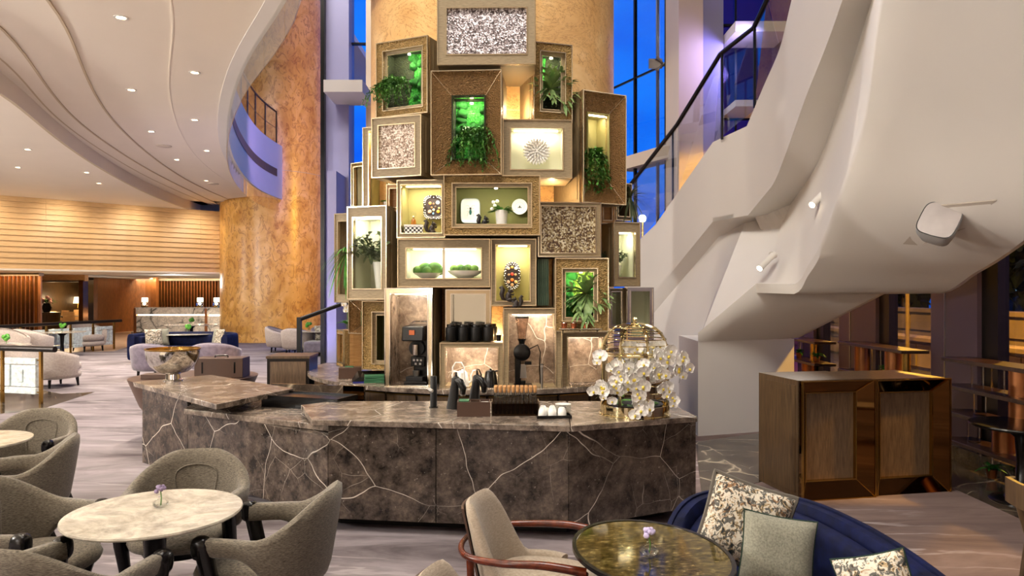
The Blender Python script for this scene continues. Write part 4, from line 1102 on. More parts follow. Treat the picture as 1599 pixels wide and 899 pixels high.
def bud_vase(label, loc, col):
    t = thing('bud_vase', label, 'vase', loc, 0, 'bud vases')
    MB().lathe([(.0, 0), (.026, .002), (.040, .014), (.040, .03), (.026, .042), (.009, .046), (.008, .056), (.012, .058)], 20, cap=False).build('bottle', MT['glass'], t, smooth=60)
    MB().lathe([(.0, .004), (.034, .012), (.036, .02), (.0, .022)], 16, cap=False).build('water', MT['glass'], t, smooth=60)
    MB().tube([(0, 0, .01), (.004, 0, .05), (-.002, .004, .085)], .003, 5).build('stem', MT['leaf'], t)
    rnd = random.Random(3); m = None
    for k in range(16):
        a, e = rnd.random() * 6.28, rnd.uniform(-.2, 1.3)
        p = Vector((math.cos(a) * math.cos(e), math.sin(a) * math.cos(e), math.sin(e))) * .024 + Vector((-.002, .004, .092))
        if m is None: m = MB().sphere((0, 0, 0), .011, 7, 5).build('blossom', col, t, smooth=60); m.location = p
        else: inst(m, 'blossom', t, Matrix.Translation(p))
    return t
MT['mauve_flower'] = plain('mauve_blossom', S(128, 112, 140), .7, vary=.3, vs_=60)
MT['lilac_flower'] = plain('lilac_blossom', S(190, 178, 214), .7, vary=.3, vs_=60)
p = flo(251, 792, .72); bud_vase('small glass bud vase with mauve flowers on the marble table', (p.x, p.y, .721), MT['mauve_flower'])
p = flo(1014, 866, .725); bud_vase('small glass bud vase with lilac flowers on the gold glass table', (p.x, p.y, .7245), MT['lilac_flower'])

def wood_armchair(label, loc, rz):
    t = thing('wood_armchair', label, 'chair', loc, rz, 'mahogany-armed chairs')
    pw = lambda ph: ((.255 * math.sin(ph), .02 + .23 * math.cos(ph)), (math.sin(ph), math.cos(ph)))
    tw = lambda ph: .46 + .36 * sm(R(72), R(24), abs(ph)) if abs(ph) > R(24) else .82
    u_shell(R(120), pw, tw, lambda p: .36, lambda p: .06, lean=.22).build('backrest', MT['beige_cloth'], t, smooth=60, fix=True)
    rows = []
    for k in range(7):
        ph = R(-24 + 8 * k); (x, y), (nx, ny) = pw(ph); rows.append([(x + nx * (.036 + .22 * (z - .36)), y + ny * (.036 + .22 * (z - .36)), z) for z in (.38, .5, .62, .74, .79)])
    MB().shell(rows, (0, .012, 0)).build('back_panel', MT['brown_leather'], t, smooth=50, fix=True)
    MB().sphere((0, -.03, .40), (.25, .28, .07), 28, 10, .7).build('seat', MT['beige_cloth'], t, smooth=60)
    rail = [(-.30, -.30, .58), (-.315, -.1, .60), (-.31, .12, .59), (-.25, .30, .585), (-.10, .38, .585), (.10, .38, .585), (.25, .30, .585), (.31, .12, .59), (.315, -.1, .60), (.30, -.30, .58)]
    pts = resample([Vector(p) for p in rail], 50)
    MB().tube(pts, [.014 + .009 * abs(2 * k / 49 - 1) for k in range(50)], 10).build('arm_rail', MT['mahogany'], t, smooth=60)
    for s_ in (-1, 1):
        MB().tube([(s_ * .30, -.29, .58), (s_ * .285, -.24, .3), (s_ * .27, -.25, 0)], [.022, .02, .013], 8).build('leg', MT['mahogany'], t, smooth=50)
        MB().tube([(s_ * .24, .29, .58), (s_ * .23, .28, .3), (s_ * .25, .34, 0)], [.02, .02, .013], 8).build('leg', MT['mahogany'], t, smooth=50)
    return t
wc = wood_armchair('taupe chair with curved mahogany armrests facing the gold glass table', (.13, 3.76, 0), R(76))
clone(wc, (.0, 2.72, 0), R(80), 'taupe mahogany-railed chair, only its back top showing at the lower edge')

# ---- navy curved sofa
sofa = thing('curved_sofa', 'navy blue velvet curved sofa beside the gold glass table', 'sofa', (1.3, 3.2, 0))
pl_ = resample([Vector((a - 1.3, b - 3.2, 0)) for a, b in ((.86, 3.70), (.93, 3.95), (1.10, 4.14), (1.36, 4.16), (1.58, 3.98), (1.68, 3.6), (1.70, 3.2), (1.66, 2.7), (1.56, 2.2))], 61)
def swept(path, sect, closed=True, ease=0):
    rows = []
    for k in range(len(path)):
        t = path[min(k + 1, len(path) - 1)] - path[max(k - 1, 0)]; t.z = 0; t.normalize()
        nx, ny = -t.y, t.x                      # to the left of travel = outward
        zz = 1.0
        if ease: zz = 1 - .22 * (1 - sm(0, ease, k)) ** 1.5
        rows.append([(path[k].x + nx * u, path[k].y + ny * u, v * zz) for u, v in sect])
    m = len(sect); mb = MB().grid(rows, True)
    mb.f.append(tuple(range(m))); mb.f.append(tuple(reversed(range((len(path) - 1) * m, len(path) * m))))
    return mb
def rsec(u0, u1, z0, z1, n=14, e=.45):
    return [((u0 + u1) / 2 + math.copysign(abs(math.cos(2 * PI * q / n)) ** e, math.cos(2 * PI * q / n)) * (u1 - u0) / 2,
             (z0 + z1) / 2 + math.copysign(abs(math.sin(2 * PI * q / n)) ** e, math.sin(2 * PI * q / n)) * (z1 - z0) / 2) for q in range(n)]
swept(pl_, rsec(-.02, .07, .12, .74), ease=16).build('outer_back', MT['blue_velvet'], sofa, smooth=60, fix=True)
swept(pl_[1:-1], rsec(-.13, -.015, .36, .70), ease=16).build('back_cushion', MT['blue_velvet'], sofa, smooth=60, fix=True)
swept(pl_, rsec(.05, .078, .725, .748, 8), ease=16).build('piping', MT['blue_velvet'], sofa, smooth=60, fix=True)
seat_poly = [(p.x, p.y) for p in pl_[::2]] + [(-.42, -1.1), (-.52, -.5), (-.56, 0)]
ctr = Vector((sum(p[0] for p in seat_poly) / len(seat_poly), sum(p[1] for p in seat_poly) / len(seat_poly)))
sp_ = [tuple(ctr + (Vector(p) - ctr) * .93) for p in seat_poly]
MB().prism(sp_, .20, .40).build('seat', MT['blue_velvet'], sofa, fix=True, bevel=.04)
MB().prism([tuple(ctr + (Vector(p) - ctr) * .86) for p in seat_poly], .08, .20).build('base', MT['blue_velvet'], sofa, fix=True)
for q in (0.1, .4, .7, .95):
    v = pl_[int(q * 60)]; c2_ = Vector((ctr.x, ctr.y, 0)); v = c2_ + (v - c2_) * .8
    MB().cyl((v.x, v.y, 0), .025, .09, 10).build('leg', MT['black'], sofa)

def cushion(name, label, mat, pos, size, rot, thick=.13, piping=None):
    t = thing(name, label, 'cushion', pos, 0, 'cushions on the navy sofa'); t.rotation_euler = rot
    N = 18; rows = []
    def P(u, v, s_):
        pin = 1 - .10 * (1 - u * u) * 0 - 0
        x = u * (1 - .09 * (1 - v * v) * -1 * 0 - .06 * (1 - abs(v) ** 2) * abs(u)) * size / 2
        y = v * (1 - .06 * (1 - abs(u) ** 2) * abs(v)) * size / 2
        h = thick / 2 * ((1 - u ** 4) * (1 - v ** 4)) ** .6
        return (x, s_ * h, y)
    front = [[P(-1 + 2 * i / N, -1 + 2 * j / N, -1) for i in range(N + 1)] for j in range(N + 1)]
    backr = [[P(-1 + 2 * i / N, -1 + 2 * j / N, 1) for i in range(N + 1)] for j in range(N + 1)]
    MB().grid(front).grid([list(reversed(r)) for r in backr]).build('cover', MT[mat], t, smooth=80)
    if piping:
        edge = [P(-1 + 2 * i / N, -1, 0) for i in range(N)] + [P(1, -1 + 2 * i / N, 0) for i in range(N)] + [P(1 - 2 * i / N, 1, 0) for i in range(N)] + [P(-1, 1 - 2 * i / N, 0) for i in range(N)]
        MB().tube(edge, piping[1], 6, True).build('piping', piping[0], t, smooth=60)
    return t
MT['grey_piping'] = plain('grey_piping', S(96, 90, 82), .9)
MT['green_piping'] = plain('green_piping', S(24, 48, 36), .9)
c_ = W(1163, 818, 3.72)
cushion('patterned_cushion', 'large floral tapestry cushion with grey piping on the navy sofa', 'floral', c_, .42, (R(-14), R(16), R(-16)), .15, (MT['grey_piping'], .012))
c_ = W(1214, 862, 3.38)
cushion('plain_cushion', 'sage grey boucle cushion leaning on the floral one', 'grey_cushion', c_, .335, (R(-16), R(8), R(-10)), .13, (MT['green_piping'], .004))
c_ = W(1372, 925, 2.92)
cushion('patterned_cushion', 'floral cushion peeking in at the lower edge of the navy sofa', 'floral', c_, .30, (R(-10), R(-22), R(-40)), .13, (MT['green_piping'], .004))

# ---- bronze-mirrored bar cabinets
unit('barA', 1253, 1367, 594, 779, 6.62, -11, .75, 'bronze mirror-framed bar cabinet next to the stair pillar', name='bar_cabinet', inner=(13, 26, 20, 27), frame='bronze_mirror', panel='door_wood', bevel=.07, side='walnut', trim='brass', cat='cabinet', group='bar cabinets')
unit('barB', 1369, 1484, 592, 773, 6.80, -11, .75, 'bronze mirror-framed bar cabinet nearer the windows', name='bar_cabinet', inner=(14, 23, 21, 26), frame='bronze_mirror', panel='door_wood', bevel=.07, side='walnut', trim='brass', cat='cabinet', group='bar cabinets')
for k in ('barA', 'barB'):
    b = BOX[k]
    for o in b['t'].children:
        if o.name.startswith('mosaic_panel'): o.name = 'door_panel'
p0, p1 = flo(1207, 738), flo(1226, 745)
sc_ = thing('side_cabinet', 'low walnut side cabinet behind the bar cabinets', 'cabinet', (p0.x, p0.y, 0), R(-68))
hh = ZD(615, p0.y)
MB().box(0, .34, 0, .5, 0, hh).build('carcass', MT['walnut'], sc_, bevel=.004)
MB().box(.03, .31, -.006, 0, .04, hh - .04).build('side_panel', MT['walnut'], sc_)
ring(MB(), .34, hh, 0, -.008, .004, .01).build('edge_trim', MT['brass'], sc_).location = (.17, 0, 0)

# ---- slim table and chair cut by the right edge
pedestal_table('window_table', 'dark reflective round table by the window shelves', (4.62, 6.55, 0), .42, .70, 'black', th=.03)
dc = thing('timber_chair', 'dark walnut chair cut off by the picture edge', 'chair', (3.20, 4.0, 0), R(88))
for s_ in (-1, 1):
    MB().tube([(s_ * .2, .2, .46), (s_ * .21, .25, .66), (s_ * .2, .30, .82)], [.02, .022, .02], 8).build('back_post', MT['walnut'], dc, smooth=50)
    MB().tube([(s_ * .2, .2, .46), (s_ * .22, .26, 0)], [.024, .015], 8).build('leg', MT['walnut'], dc, smooth=50)
    MB().tube([(s_ * .2, -.2, .46), (s_ * .22, -.24, 0)], [.024, .015], 8).build('leg', MT['walnut'], dc, smooth=50)
MB().box(-.22, .22, -.22, .22, .43, .47).build('seat', MT['walnut'], dc, bevel=.015)
MB().shell([[(x / 10 * .22, .30 + .03 - .03 * (x / 10) ** 2, z) for x in range(-10, 11)] for z in (.68, .82)], (0, .025, 0)).build('backrest', MT['walnut'], dc, smooth=50, fix=True)

# ================================================================== ON THE COUNTERS
def on(px, py, z=FZ): p = flo(px, py, z); return Vector((p.x, p.y, z))
# mirrored bowl on the high slab
p = on(270, 594, hz)
t = thing('mirrored_bowl', 'large mirror-polished bowl with gilt rim on the counter end', 'bowl', p)
s_ = p.y / FPX
MB().lathe([(.10, 0), (.10, .012), (.075, .02), (.07, .07), (.085, .08)], 32).build('foot', MT['chrome'], t, smooth=50)
pr = [(.07, .075), (.16, .10), (.225, .16), (.262, .235), (.275, .31), (.277, .345)]
MB().lathe(pr, 48, cap=False).build('bowl_shell', MT['chrome'], t, smooth=60)
MB().lathe([(r - .006, z + .003) for r, z in pr], 48, cap=False).build('inner_surface', MT['brass'], t, smooth=60)
MB().lathe([(.277, .335), (.283, .345), (.283, .352), (.268, .352), (.268, .345)], 48, cap=False).build('gilt_rim', MT['brass'], t, smooth=30)
# sunken black tray on the low slab
p = on(476, 622, FZ)
t = thing('black_tray', 'long black tray across the joint of the counter tops', 'tray', (p.x, p.y, lw), R(-20))
MB().box(-.42, .42, -.10, .22, .001, .098).build('tray_base', MT['black'], t)
e = MB(); e.box(-.42, .42, -.115, -.10, .07, .115); e.box(-.42, .42, .22, .235, .07, .115); e.box(-.435, -.42, -.115, .235, .07, .115); e.box(.42, .435, -.115, .235, .07, .115)
e.build('tray_rim', MT['black'], t)
p = on(470, 606, .80)
t = thing('dark_screen_panel', 'low dark marble screen standing behind the black tray', 'panel', W(495, 615, 7.6) * 1.0, R(-12))
t.location.z = 0
MB().box(-.53, .53, 0, .03, .0, .92).build('panel_left', MT['floor_marble'], t)
MB().box(.30, .53, -.012, 0, .0, .92).build('panel_strip', MT['bronze_mirror'], t)
# black tap column
p = on(677, 636)
t = thing('black_tap', 'slim black column tap with steel spout on the counter', 'tap', p)
MB().lathe([(.038, 0), (.038, .008), (.03, .012)], 20).build('base_ring', MT['black'], t, smooth=40)
MB().lathe([(.030, .012), (.030, .27), (.026, .275)], 20).build('column', MT['black_matt'], t, smooth=40)
MB().tube([(0, 0, .27), (.012, -.005, .30), (.028, -.008, .31)], .014, 8).build('spout', MT['steel'], t, smooth=50)
MB().lathe([(.010, 0), (.010, .003)], 12).build('badge', MT['white_gloss'], t)
o = t.children[-1]; o.rotation_euler = (R(90), 0, 0); o.location = (0, -.03, .20)
def pourer(label, px, py):
    p = on(px, py)
    t = thing('tap_tower', label, 'tap', p, R(-10), 'black tap towers')
    rows = []
    for z, w, dx in ((0, .055, 0), (.02, .052, 0), (.12, .042, .008), (.22, .034, .02), (.265, .036, .028), (.28, .02, .03)):
        rows.append([(dx + w * math.copysign(abs(math.cos(q * PI / 8)) ** .7, math.cos(q * PI / 8)), .8 * w * math.copysign(abs(math.sin(q * PI / 8)) ** .7, math.sin(q * PI / 8)), z) for q in range(16)])
    m = MB().grid(rows, True); m.f.append(tuple(reversed(range(16)))); m.f.append(tuple(range(80, 96)))
    m.build('body', MT['black_matt'], t, smooth=50)
    MB().tube([(.03, 0, .25), (.07, -.02, .235), (.10, -.03, .18), (.098, -.03, .13)], [.03, .034, .03, .02], 12).build('spout', MT['black'], t, smooth=60)
    MB().tube([(.03, 0, .275), (.028, -.0, .32)], [.014, .008], 8).build('lever', MT['black'], t, smooth=50)
    MB().lathe([(.022, .0), (.024, .012)], 14, (.098, -.03, .118)).build('nozzle', MT['steel'], t, smooth=40)
    return t
pourer('first black tap tower, beside the slim column tap', 707, 638)
pourer('second black tap tower, behind the brown tool box', 740, 634)
# brown caddy box
p = on(740, 648)
t = thing('counter_caddy', 'dark brown leather caddy with divided trays on the counter', 'caddy', p, R(2))
w_, d_, h_ = .27, .16, .12
e = MB(); e.box(-w_/2, w_/2, -d_/2, d_/2, 0, .01); e.box(-w_/2, w_/2, -d_/2, -d_/2 + .01, .01, h_); e.box(-w_/2, w_/2, d_/2 - .01, d_/2, .01, h_); e.box(-w_/2, -w_/2 + .01, -d_/2 + .01, d_/2 - .01, .01, h_); e.box(w_/2 - .01, w_/2, -d_/2 + .01, d_/2 - .01, .01, h_)
e.build('box_body', MT['brown_leather'], t)
for x in (-.03, .05): MB().box(x - .004, x + .004, -d_/2 + .01, d_/2 - .01, .01, h_ - .006).build('divider', MT['brown_leather'], t)
MB().box(-.12, -.04, -.06, .06, .01, h_ + .006).build('green_insert', MT['green_cloth'], t)
MB().box(.06, .12, -.06, .05, .01, h_ - .015).build('card_insert', MT['white_gloss'], t)
# rack of corked sample tubes
p0 = on(772, 648); rack_x0 = p0.x
RZ = R(1)
t = thing('tube_rack', 'dark wooden rack holding rows of corked sample tubes', 'rack', p0, RZ)
RW = .345
MB().box(-.02, RW + .02, -.04, .13, 0, .012).build('base_board', MT['walnut'], t)
MB().box(-.02, RW + .02, -.045, -.038, .0, .10).build('front_board', glassy('smoked_front', (.45, .36, .28, 1), .1), t)
for x in (-.024, RW + .016): MB().box(x, x + .008, -.045, .13, 0, .115).build('side_board', MT['walnut'], t)
MB().box(-.02, RW + .02, .125, .132, 0, .10).build('back_board', MT['walnut'], t)
tube_proto = None
MT['tube_glass'] = glassy('tube_glass', (.95, .95, .93, 1), .4)
row_words = ('front', 'middle', 'rear'); ord9 = ('first', 'second', 'third', 'fourth', 'fifth', 'sixth', 'seventh', 'eighth', 'ninth', 'tenth')
for r_ in range(3):
    for k in range(10):
        lb = 'corked sample tube, %s from the caddy in the %s rack row' % (ord9[k], row_words[r_])
        loc = p0 + Vector((.012 + k * (RW - .024) / 9, -.015 + r_ * .05, .013))
        if tube_proto is None:
            q = thing('sample_tube', lb, 'tube', loc, 0, 'corked sample tubes in the rack')
            MB().lathe([(.004, 0), (.0115, .005), (.0125, .015), (.0125, .19)], 12, cap=False).build('glass_body', MT['tube_glass'], q, smooth=60)
            MB().lathe([(.004, .003), (.0105, .008), (.0105, .085)], 10).build('coffee_beans', MT['coffee'], q, smooth=50)
            MB().lathe([(.011, .175), (.0135, .192), (.0145, .222)], 12).build('cork', MT['cork'], q, smooth=40)
            tube_proto = q
        else: clone(tube_proto, loc, 0, lb)
# cup tray
p = on(864, 651)
t = thing('cup_tray', 'square black tray carrying upturned cups and saucers', 'tray', p, R(4))
MB().box(-.135, .135, -.07, .17, .002, .012).build('tray_base', MT['black'], t)
e = MB(); e.box(-.14, .14, -.078, -.07, .002, .024); e.box(-.14, .14, .17, .178, .002, .024); e.box(-.14, -.134, -.07, .17, .002, .024); e.box(.134, .14, -.07, .17, .002, .024)
e.build('tray_rim', MT['black'], t)
cup0 = None
cw = ('leftmost', 'middle', 'rightmost'); rw = ('front', 'second', 'rear')
for r_ in range(3):
    for k in range(3):
        if r_ == 2 and k == 2: continue
        lb = 'upturned white cup, %s in the %s row on the tray' % (cw[k], rw[r_])
        loc = p + Vector((-.088 + k * .078 + r_ * .004, -.03 + r_ * .072, .013))
        if cup0 is None:
            cup0 = thing('espresso_cup', lb, 'cup', loc, .4, 'upturned espresso cups')
            MB().lathe([(.036, 0), (.037, .01), (.034, .035), (.026, .054), (.020, .058), (.019, .063), (.015, .063), (.014, .058)], 20).build('cup_body', MT['white_gloss'], cup0, smooth=50)
            MB().tube([(.034, 0, .012), (.05, 0, .018), (.052, 0, .035), (.034, 0, .042)], .005, 6).build('handle', MT['white_gloss'], cup0, smooth=50)
        else: clone(cup0, loc, .4 + .5 * k, lb)
sau = None
for k in range(6):
    lb = 'white saucer, %s from the bottom of the stack behind the cups' % ord9[k]
    loc = p + Vector((.088, .118, .013 + k * .0125))
    if sau is None:
        sau = MB().lathe([(.03, 0), (.034, .004), (.066, .011), (.067, .013), (.036, .007), (.0, .006)], 28, cap=False).build('saucer', MT['white_gloss'], smooth=40); sau.location = loc
        tag(sau, lb, 'saucer', 'stacked saucers')
    else: clone(sau, loc, None, lb)

# ---- birdcage with orchids
bp = on(991, 646); bp = Vector((bp.x, bp.y + .0, FZ))
cage = thing('birdcage', 'gilt birdcage planter with domed top on the counter end', 'birdcage', bp)
CR = .285; H1 = .50; H2 = .745
MB().lathe([(CR + .01, 0), (CR + .01, .012), (CR, .015), (CR, .09), (CR - .006, .09), (CR - .006, .02)], 48, cap=False).build('base_band', MT['gold_mirror'], cage, smooth=30)
MB().lathe([(CR - .01, .01), (CR - .01, .02)], 40).build('base_plate', MT['brass'], cage, smooth=30)
for k in range(8):
    a = 2 * PI * k / 8 + .2; x, y = CR * math.cos(a), CR * math.sin(a)
    b = MB(); b.M = Matrix.Translation((x, y, 0)) @ Matrix.Rotation(a, 4, 'Z'); b.box(-.004, .004, -.013, .013, .085, H1)
    b.build('upright_bar', MT['gold_mirror'], cage)
    dome = []
    for q in range(13):
        e = PI / 2 * q / 12
        dome.append((CR * math.cos(e) ** .75 * math.cos(a), CR * math.cos(e) ** .75 * math.sin(a), H1 + (H2 - H1) * math.sin(e) ** .9))
    MB().tube(dome, .010, 6).build('dome_rib', MT['gold_mirror'], cage, smooth=50)
for z, r_, th in ((H1, CR + .008, .012), (H1 + .02, CR + .004, .006), (H1 + .075, CR * .963, .005), (H1 + .125, CR * .90, .005), (H1 + .175, CR * .79, .005), (H1 + .215, CR * .62, .005), (.20, CR, .006)):
    MB().tube([(r_ * math.cos(2 * PI * k / 48), r_ * math.sin(2 * PI * k / 48), z) for k in range(48)], th, 6, True).build('hoop', MT['gold_mirror'], cage, smooth=50)
MB().lathe([(.035, H2 - .02), (.035, H2 + .012), (.02, H2 + .018), (.014, H2 + .03), (.02, H2 + .042), (.012, H2 + .055), (.0, H2 + .058)], 16, cap=False).build('finial', MT['gold_mirror'], cage, smooth=40)
# orchid flower mesh: five petals and a lip
def petal(mb, ang, ln, wd, tilt=.25):
    n = 5; L_, Rr = [], []
    for i in range(n + 1):
        u = i / n; w = wd * math.sin(PI * min(1, .08 + u * .92)) ** .7 * (1 if i < n else .25)
        L_.append((u * ln, -w, tilt * ln * u * (u - .3) + .002)); Rr.append((u * ln, w, tilt * ln * u * (u - .3) + .002))
    M0 = mb.M; mb.M = M0 @ Matrix.Rotation(ang, 4, 'Z')
    mid = [(u / n * ln, 0, -.006 * math.sin(PI * u / n)) for u in range(n + 1)]
    mb.grid([L_, mid, Rr]); mb.M = M0
fl = MB()
for k, (a, l_, w_) in enumerate(((90, .040, .017), (210, .040, .017), (330, .040, .017), (20, .045, .028), (160, .045, .028))):
    petal(fl, R(a), l_, w_)
flower_proto = None
def orchid(label, start, path, n, seed):
    """A spray arching out of the cage; flowers are parts."""
    global flower_proto
    rnd = random.Random(seed)
    t = thing('orchid_spray', label, 'orchid', start, 0, 'white orchid sprays of the birdcage')
    pts = resample([Vector(p) for p in path], 24)
    MB().tube(pts, [.004 - .0025 * k / 23 for k in range(24)], 5).build('stem', MT['leaf_dull'], t, smooth=60)
    for k in range(n):
        u = .28 + .72 * (k + .5) / n; p = pts[min(23, int(u * 23))]
        off = Vector((rnd.uniform(-1, 1) * .048, rnd.uniform(-.9, .3) * .045, rnd.uniform(-1, 1) * .048))
        face = (Vector((rnd.uniform(-.5, .5), -1, rnd.uniform(-.25, .35))) + Vector((p.x + start.x - bp.x, 0, 0)) * 1.6).normalized()
        M = Matrix.Translation(p + off) @ face.to_track_quat('Z', 'Y').to_matrix().to_4x4() @ Matrix.Rotation(rnd.uniform(-.4, .4), 4, 'Z') @ Matrix.Scale(rnd.uniform(1.1, 1.5) * (1 - .25 * (k == n - 1)), 4)
        if flower_proto is None:
            f = fl.build('flower', MT['petal'], t, smooth=60); f.matrix_local = M
            lip = MB().sphere((0, -.008, .008), (.008, .010, .009), 8, 6).build('lip', MT['petal_lip'], f, smooth=60)
            flower_proto = (f, lip)
        else:
            f = inst(flower_proto[0], 'flower', t, M); inst(flower_proto[1], 'lip', f, Matrix())
    return t
sprays = [
 ('white orchid spray reaching out of the cage towards the coffee niche', (915, 572), [(958, 575), (945, 560), (925, 566)], 10, 0),
 ('white orchid spray hanging at the left front below the hoop', (940, 600), [(985, 585), (965, 590), (942, 612), (930, 622)], 26, 1),
 ('white orchid spray at the upper middle just under the hoop', (980, 560), [(1000, 552), (985, 548), (972, 560), (978, 575)], 18, 2),
 ('white orchid spray drooping down the middle front of the cage', (1000, 600), [(1010, 575), (1000, 582), (998, 610), (1005, 636), (994, 645)], 32, 3),
 ('white orchid spray at the upper right inside the bars', (1030, 560), [(1010, 555), (1025, 548), (1038, 560), (1030, 572)], 18, 4),
 ('white orchid spray arching outside the cage towards the stair pillar', (1060, 570), [(1035, 560), (1052, 556), (1066, 572), (1060, 598)], 22, 5),
 ('white orchid spray cascading at the lower right of the cage', (1040, 610), [(1028, 580), (1034, 596), (1042, 620), (1046, 638)], 28, 6),
 ('white orchid spray low at the left bars of the cage', (960, 620), [(975, 600), (960, 612), (952, 630)], 10, 7)]
for lb, _, pp, n_, sd in sprays:
    dd = bp.y - (.30 if sd not in (2, 4) else .16)
    q = [W(x, y, dd) for x, y in pp]; st_ = Vector((bp.x, bp.y, FZ + .1))
    root = [Vector((0, 0, 0)), Vector((0, 0, .20)), (q[0] - st_) * .8 + Vector((0, 0, .06))]
    orchid(lb, st_, root + [v - st_ for v in q], n_, sd)
def leaf_blade(mb, base, dirv, ln, wd, droop, up=Vector((0, 0, 1)), n=6):
    dirv = dirv.normalized(); sidev = dirv.cross(up)
    if sidev.length < .01: sidev = Vector((1, 0, 0))
    sidev.normalize(); L_, C_, R_ = [], [], []
    for i in range(n + 1):
        u = i / n; p = base + dirv * ln * u - up * droop * ln * u * u
        w = wd * (math.sin(PI * (.1 + .88 * u)) ** .8)
        L_.append(p - sidev * w + up * w * .3); C_.append(p); R_.append(p + sidev * w + up * w * .3)
    mb.grid([L_, C_, R_]); return mb
ol = thing('orchid_leaves', 'dark green orchid leaves in the birdcage base', 'plant', (bp.x, bp.y, FZ + .02))
for k in range(16):
    a = 2 * PI * k / 16
    leaf_blade(MB(), Vector((.05 * math.cos(a), .05 * math.sin(a), .04)), Vector((math.cos(a), math.sin(a), .55)), .19, .03, .35).build('leaf', MT['leaf'], ol, smooth=60)
MB().lathe([(.20, 0), (.235, .07), (.0, .075)], 24, cap=False).build('soil_pot', MT['black_matt'], ol, smooth=40)

# ---- on the back counter
def onb(px, d): return Vector((XD(px, d), d, BZ))
# coffee machine in its niche
cmz = inbox('coffee', .68, 0, .17); cmz.z = BZ + .001
t = thing('coffee_machine', 'black capsule coffee machine with chrome group in the marble niche', 'coffee machine', cmz, R(-12))
MB().box(-.13, .13, -.14, .14, 0, .05).build('drip_base', MT['black'], t, bevel=.01)
MB().box(-.07, .13, .0, .14, .05, .56).build('body', MT['black'], t, bevel=.015)
MB().hexa([(-.15, -.16, .48), (.10, -.16, .48), (.12, .1, .50), (-.12, .1, .50), (-.15, -.14, .64), (.10, -.14, .64), (.12, .1, .66), (-.12, .1, .66)]).build('head', MT['black'], t, bevel=.015)
MB().box(-.06, .0, -.1605, -.155, .55, .60).build('badge_plate', MT['copper'], t)
MB().lathe([(.085, -.02), (.085, .02)], 28).build('ring_housing', MT['black_matt'], t, smooth=40)
o = t.children[-1]; o.rotation_euler = (R(90), 0, 0); o.location = (-.02, -.02, .40)
MB().lathe([(.03, 0), (.03, .11), (.02, .12)], 18, (-.02, -.075, .33)).build('chrome_group', MT['chrome'], t, smooth=40)
MB().box(-.09, .07, -.03, .02, .20, .31).build('control_panel', MT['black'], t, bevel=.008)
for x, z in ((-.05, .27), (-.01, .27), (.03, .27), (-.03, .23), (.02, .23)): MB().cbox((x, -.033, z), (.022, .006, .022)).build('button', MT['steel'], t)
MB().box(-.11, .08, -.13, -.0, .05, .10).build('cup_stand', MT['black_matt'], t, bevel=.006)
MB().lathe([(.03, 0), (.04, .06)], 18, (-.01, -.07, .10)).build('metal_jug', MT['steel'], t, smooth=40)
MB().tube([(-.1, -.02, .66), (-.06, 0, .69), (.08, .02, .69), (.11, .02, .66)], .008, 6).build('top_handle', MT['chrome'], t, smooth=50)
# canisters above the lit niche
cz = BOX['lit']['M'].translation.z + BOX['lit']['h'] + .012
can = None
for r_ in range(2):
    for k in range(4):
        lb = 'matt black canister, %s from the coffee machine in the %s row' % (ord9[k], ('front', 'rear')[r_])
        loc = Vector((XD(705 + k * 19.4 + r_ * 5, 7.85), 7.78 + r_ * .15, cz))
        if can is None:
            can = thing('tea_canister', lb, 'canister', loc, 0, 'black canisters over the lit niche')
            MB().lathe([(.056, 0), (.058, .004), (.058, .13), (.054, .145), (.042, .15)], 24).build('canister_body', MT['black_matt'], can, smooth=40)
            MB().lathe([(.044, .15), (.044, .172), (.04, .178)], 20).build('lid', MT['black'], can, smooth=40)
        else: clone(can, loc, None, lb)
p = Vector((XD(779, 7.8), 7.74, cz))
tag(MB().lathe([(.022, 0), (.028, .065), (.025, .065), (.02, .006)], 18).build('small_beaker', MT['black'], smooth=40), 'tiny black beaker beside the last canister', 'cup').location = p
# kettles in the glowing niche
def gooseneck(label, px, mat, sc=1.0, rz=0):
    loc = Vector((XD(px, 7.72), 7.72, BZ))
    t = thing('gooseneck_kettle', label, 'kettle', loc, rz, 'kettles in the glowing niche')
    MB().lathe([(.085, 0), (.085, .012), (.08, .014)], 24).build('power_base', mat, t, smooth=40)
    MB().lathe([(.078, .014), (.074, .06), (.058, .15), (.052, .165), (.0, .17)], 24, cap=False).build('kettle_body', mat, t, smooth=50)
    MB().lathe([(.045, .168), (.04, .176), (.01, .18), (.012, .19), (.0, .196)], 16, cap=False).build('lid', mat, t, smooth=40)
    MB().tube([(-.07, 0, .04), (-.105, 0, .07), (-.10, 0, .13), (-.125, 0, .185), (-.15, 0, .19)], [.012, .01, .008, .007, .006], 8).build('spout', mat, t, smooth=50)
    MB().tube([(.05, 0, .165), (.10, 0, .17), (.12, 0, .13), (.105, 0, .06)], [.009, .01, .011, .008], 8).build('handle', mat, t, smooth=50)
    t.scale = (sc, sc, sc); return t
gooseneck('black gooseneck kettle in the glowing niche', 766, MT['black'], 1.0, .15)
gooseneck('white kettle in the glowing niche behind the tap tower', 722, MT['white_gloss'], .95, R(170))
t = thing('white_hose_stand', 'white looped hose holder in the glowing niche', 'hose', (XD(716, 7.62), 7.6, BZ))
MB().tube([(-.06, 0, .12), (-.06, 0, .22), (-.03, 0, .27), (.03, 0, .27), (.06, 0, .22), (.06, 0, .12)], .008, 6).build('hose_loop', MT['white_gloss'], t, smooth=50)
MB().box(-.075, .075, -.04, .04, 0, .012).build('foot', MT['white_gloss'], t)
for x in (-.06, .06): MB().tube([(x, 0, .012), (x, 0, .12)], .008, 6).build('hose_leg', MT['white_gloss'], t)
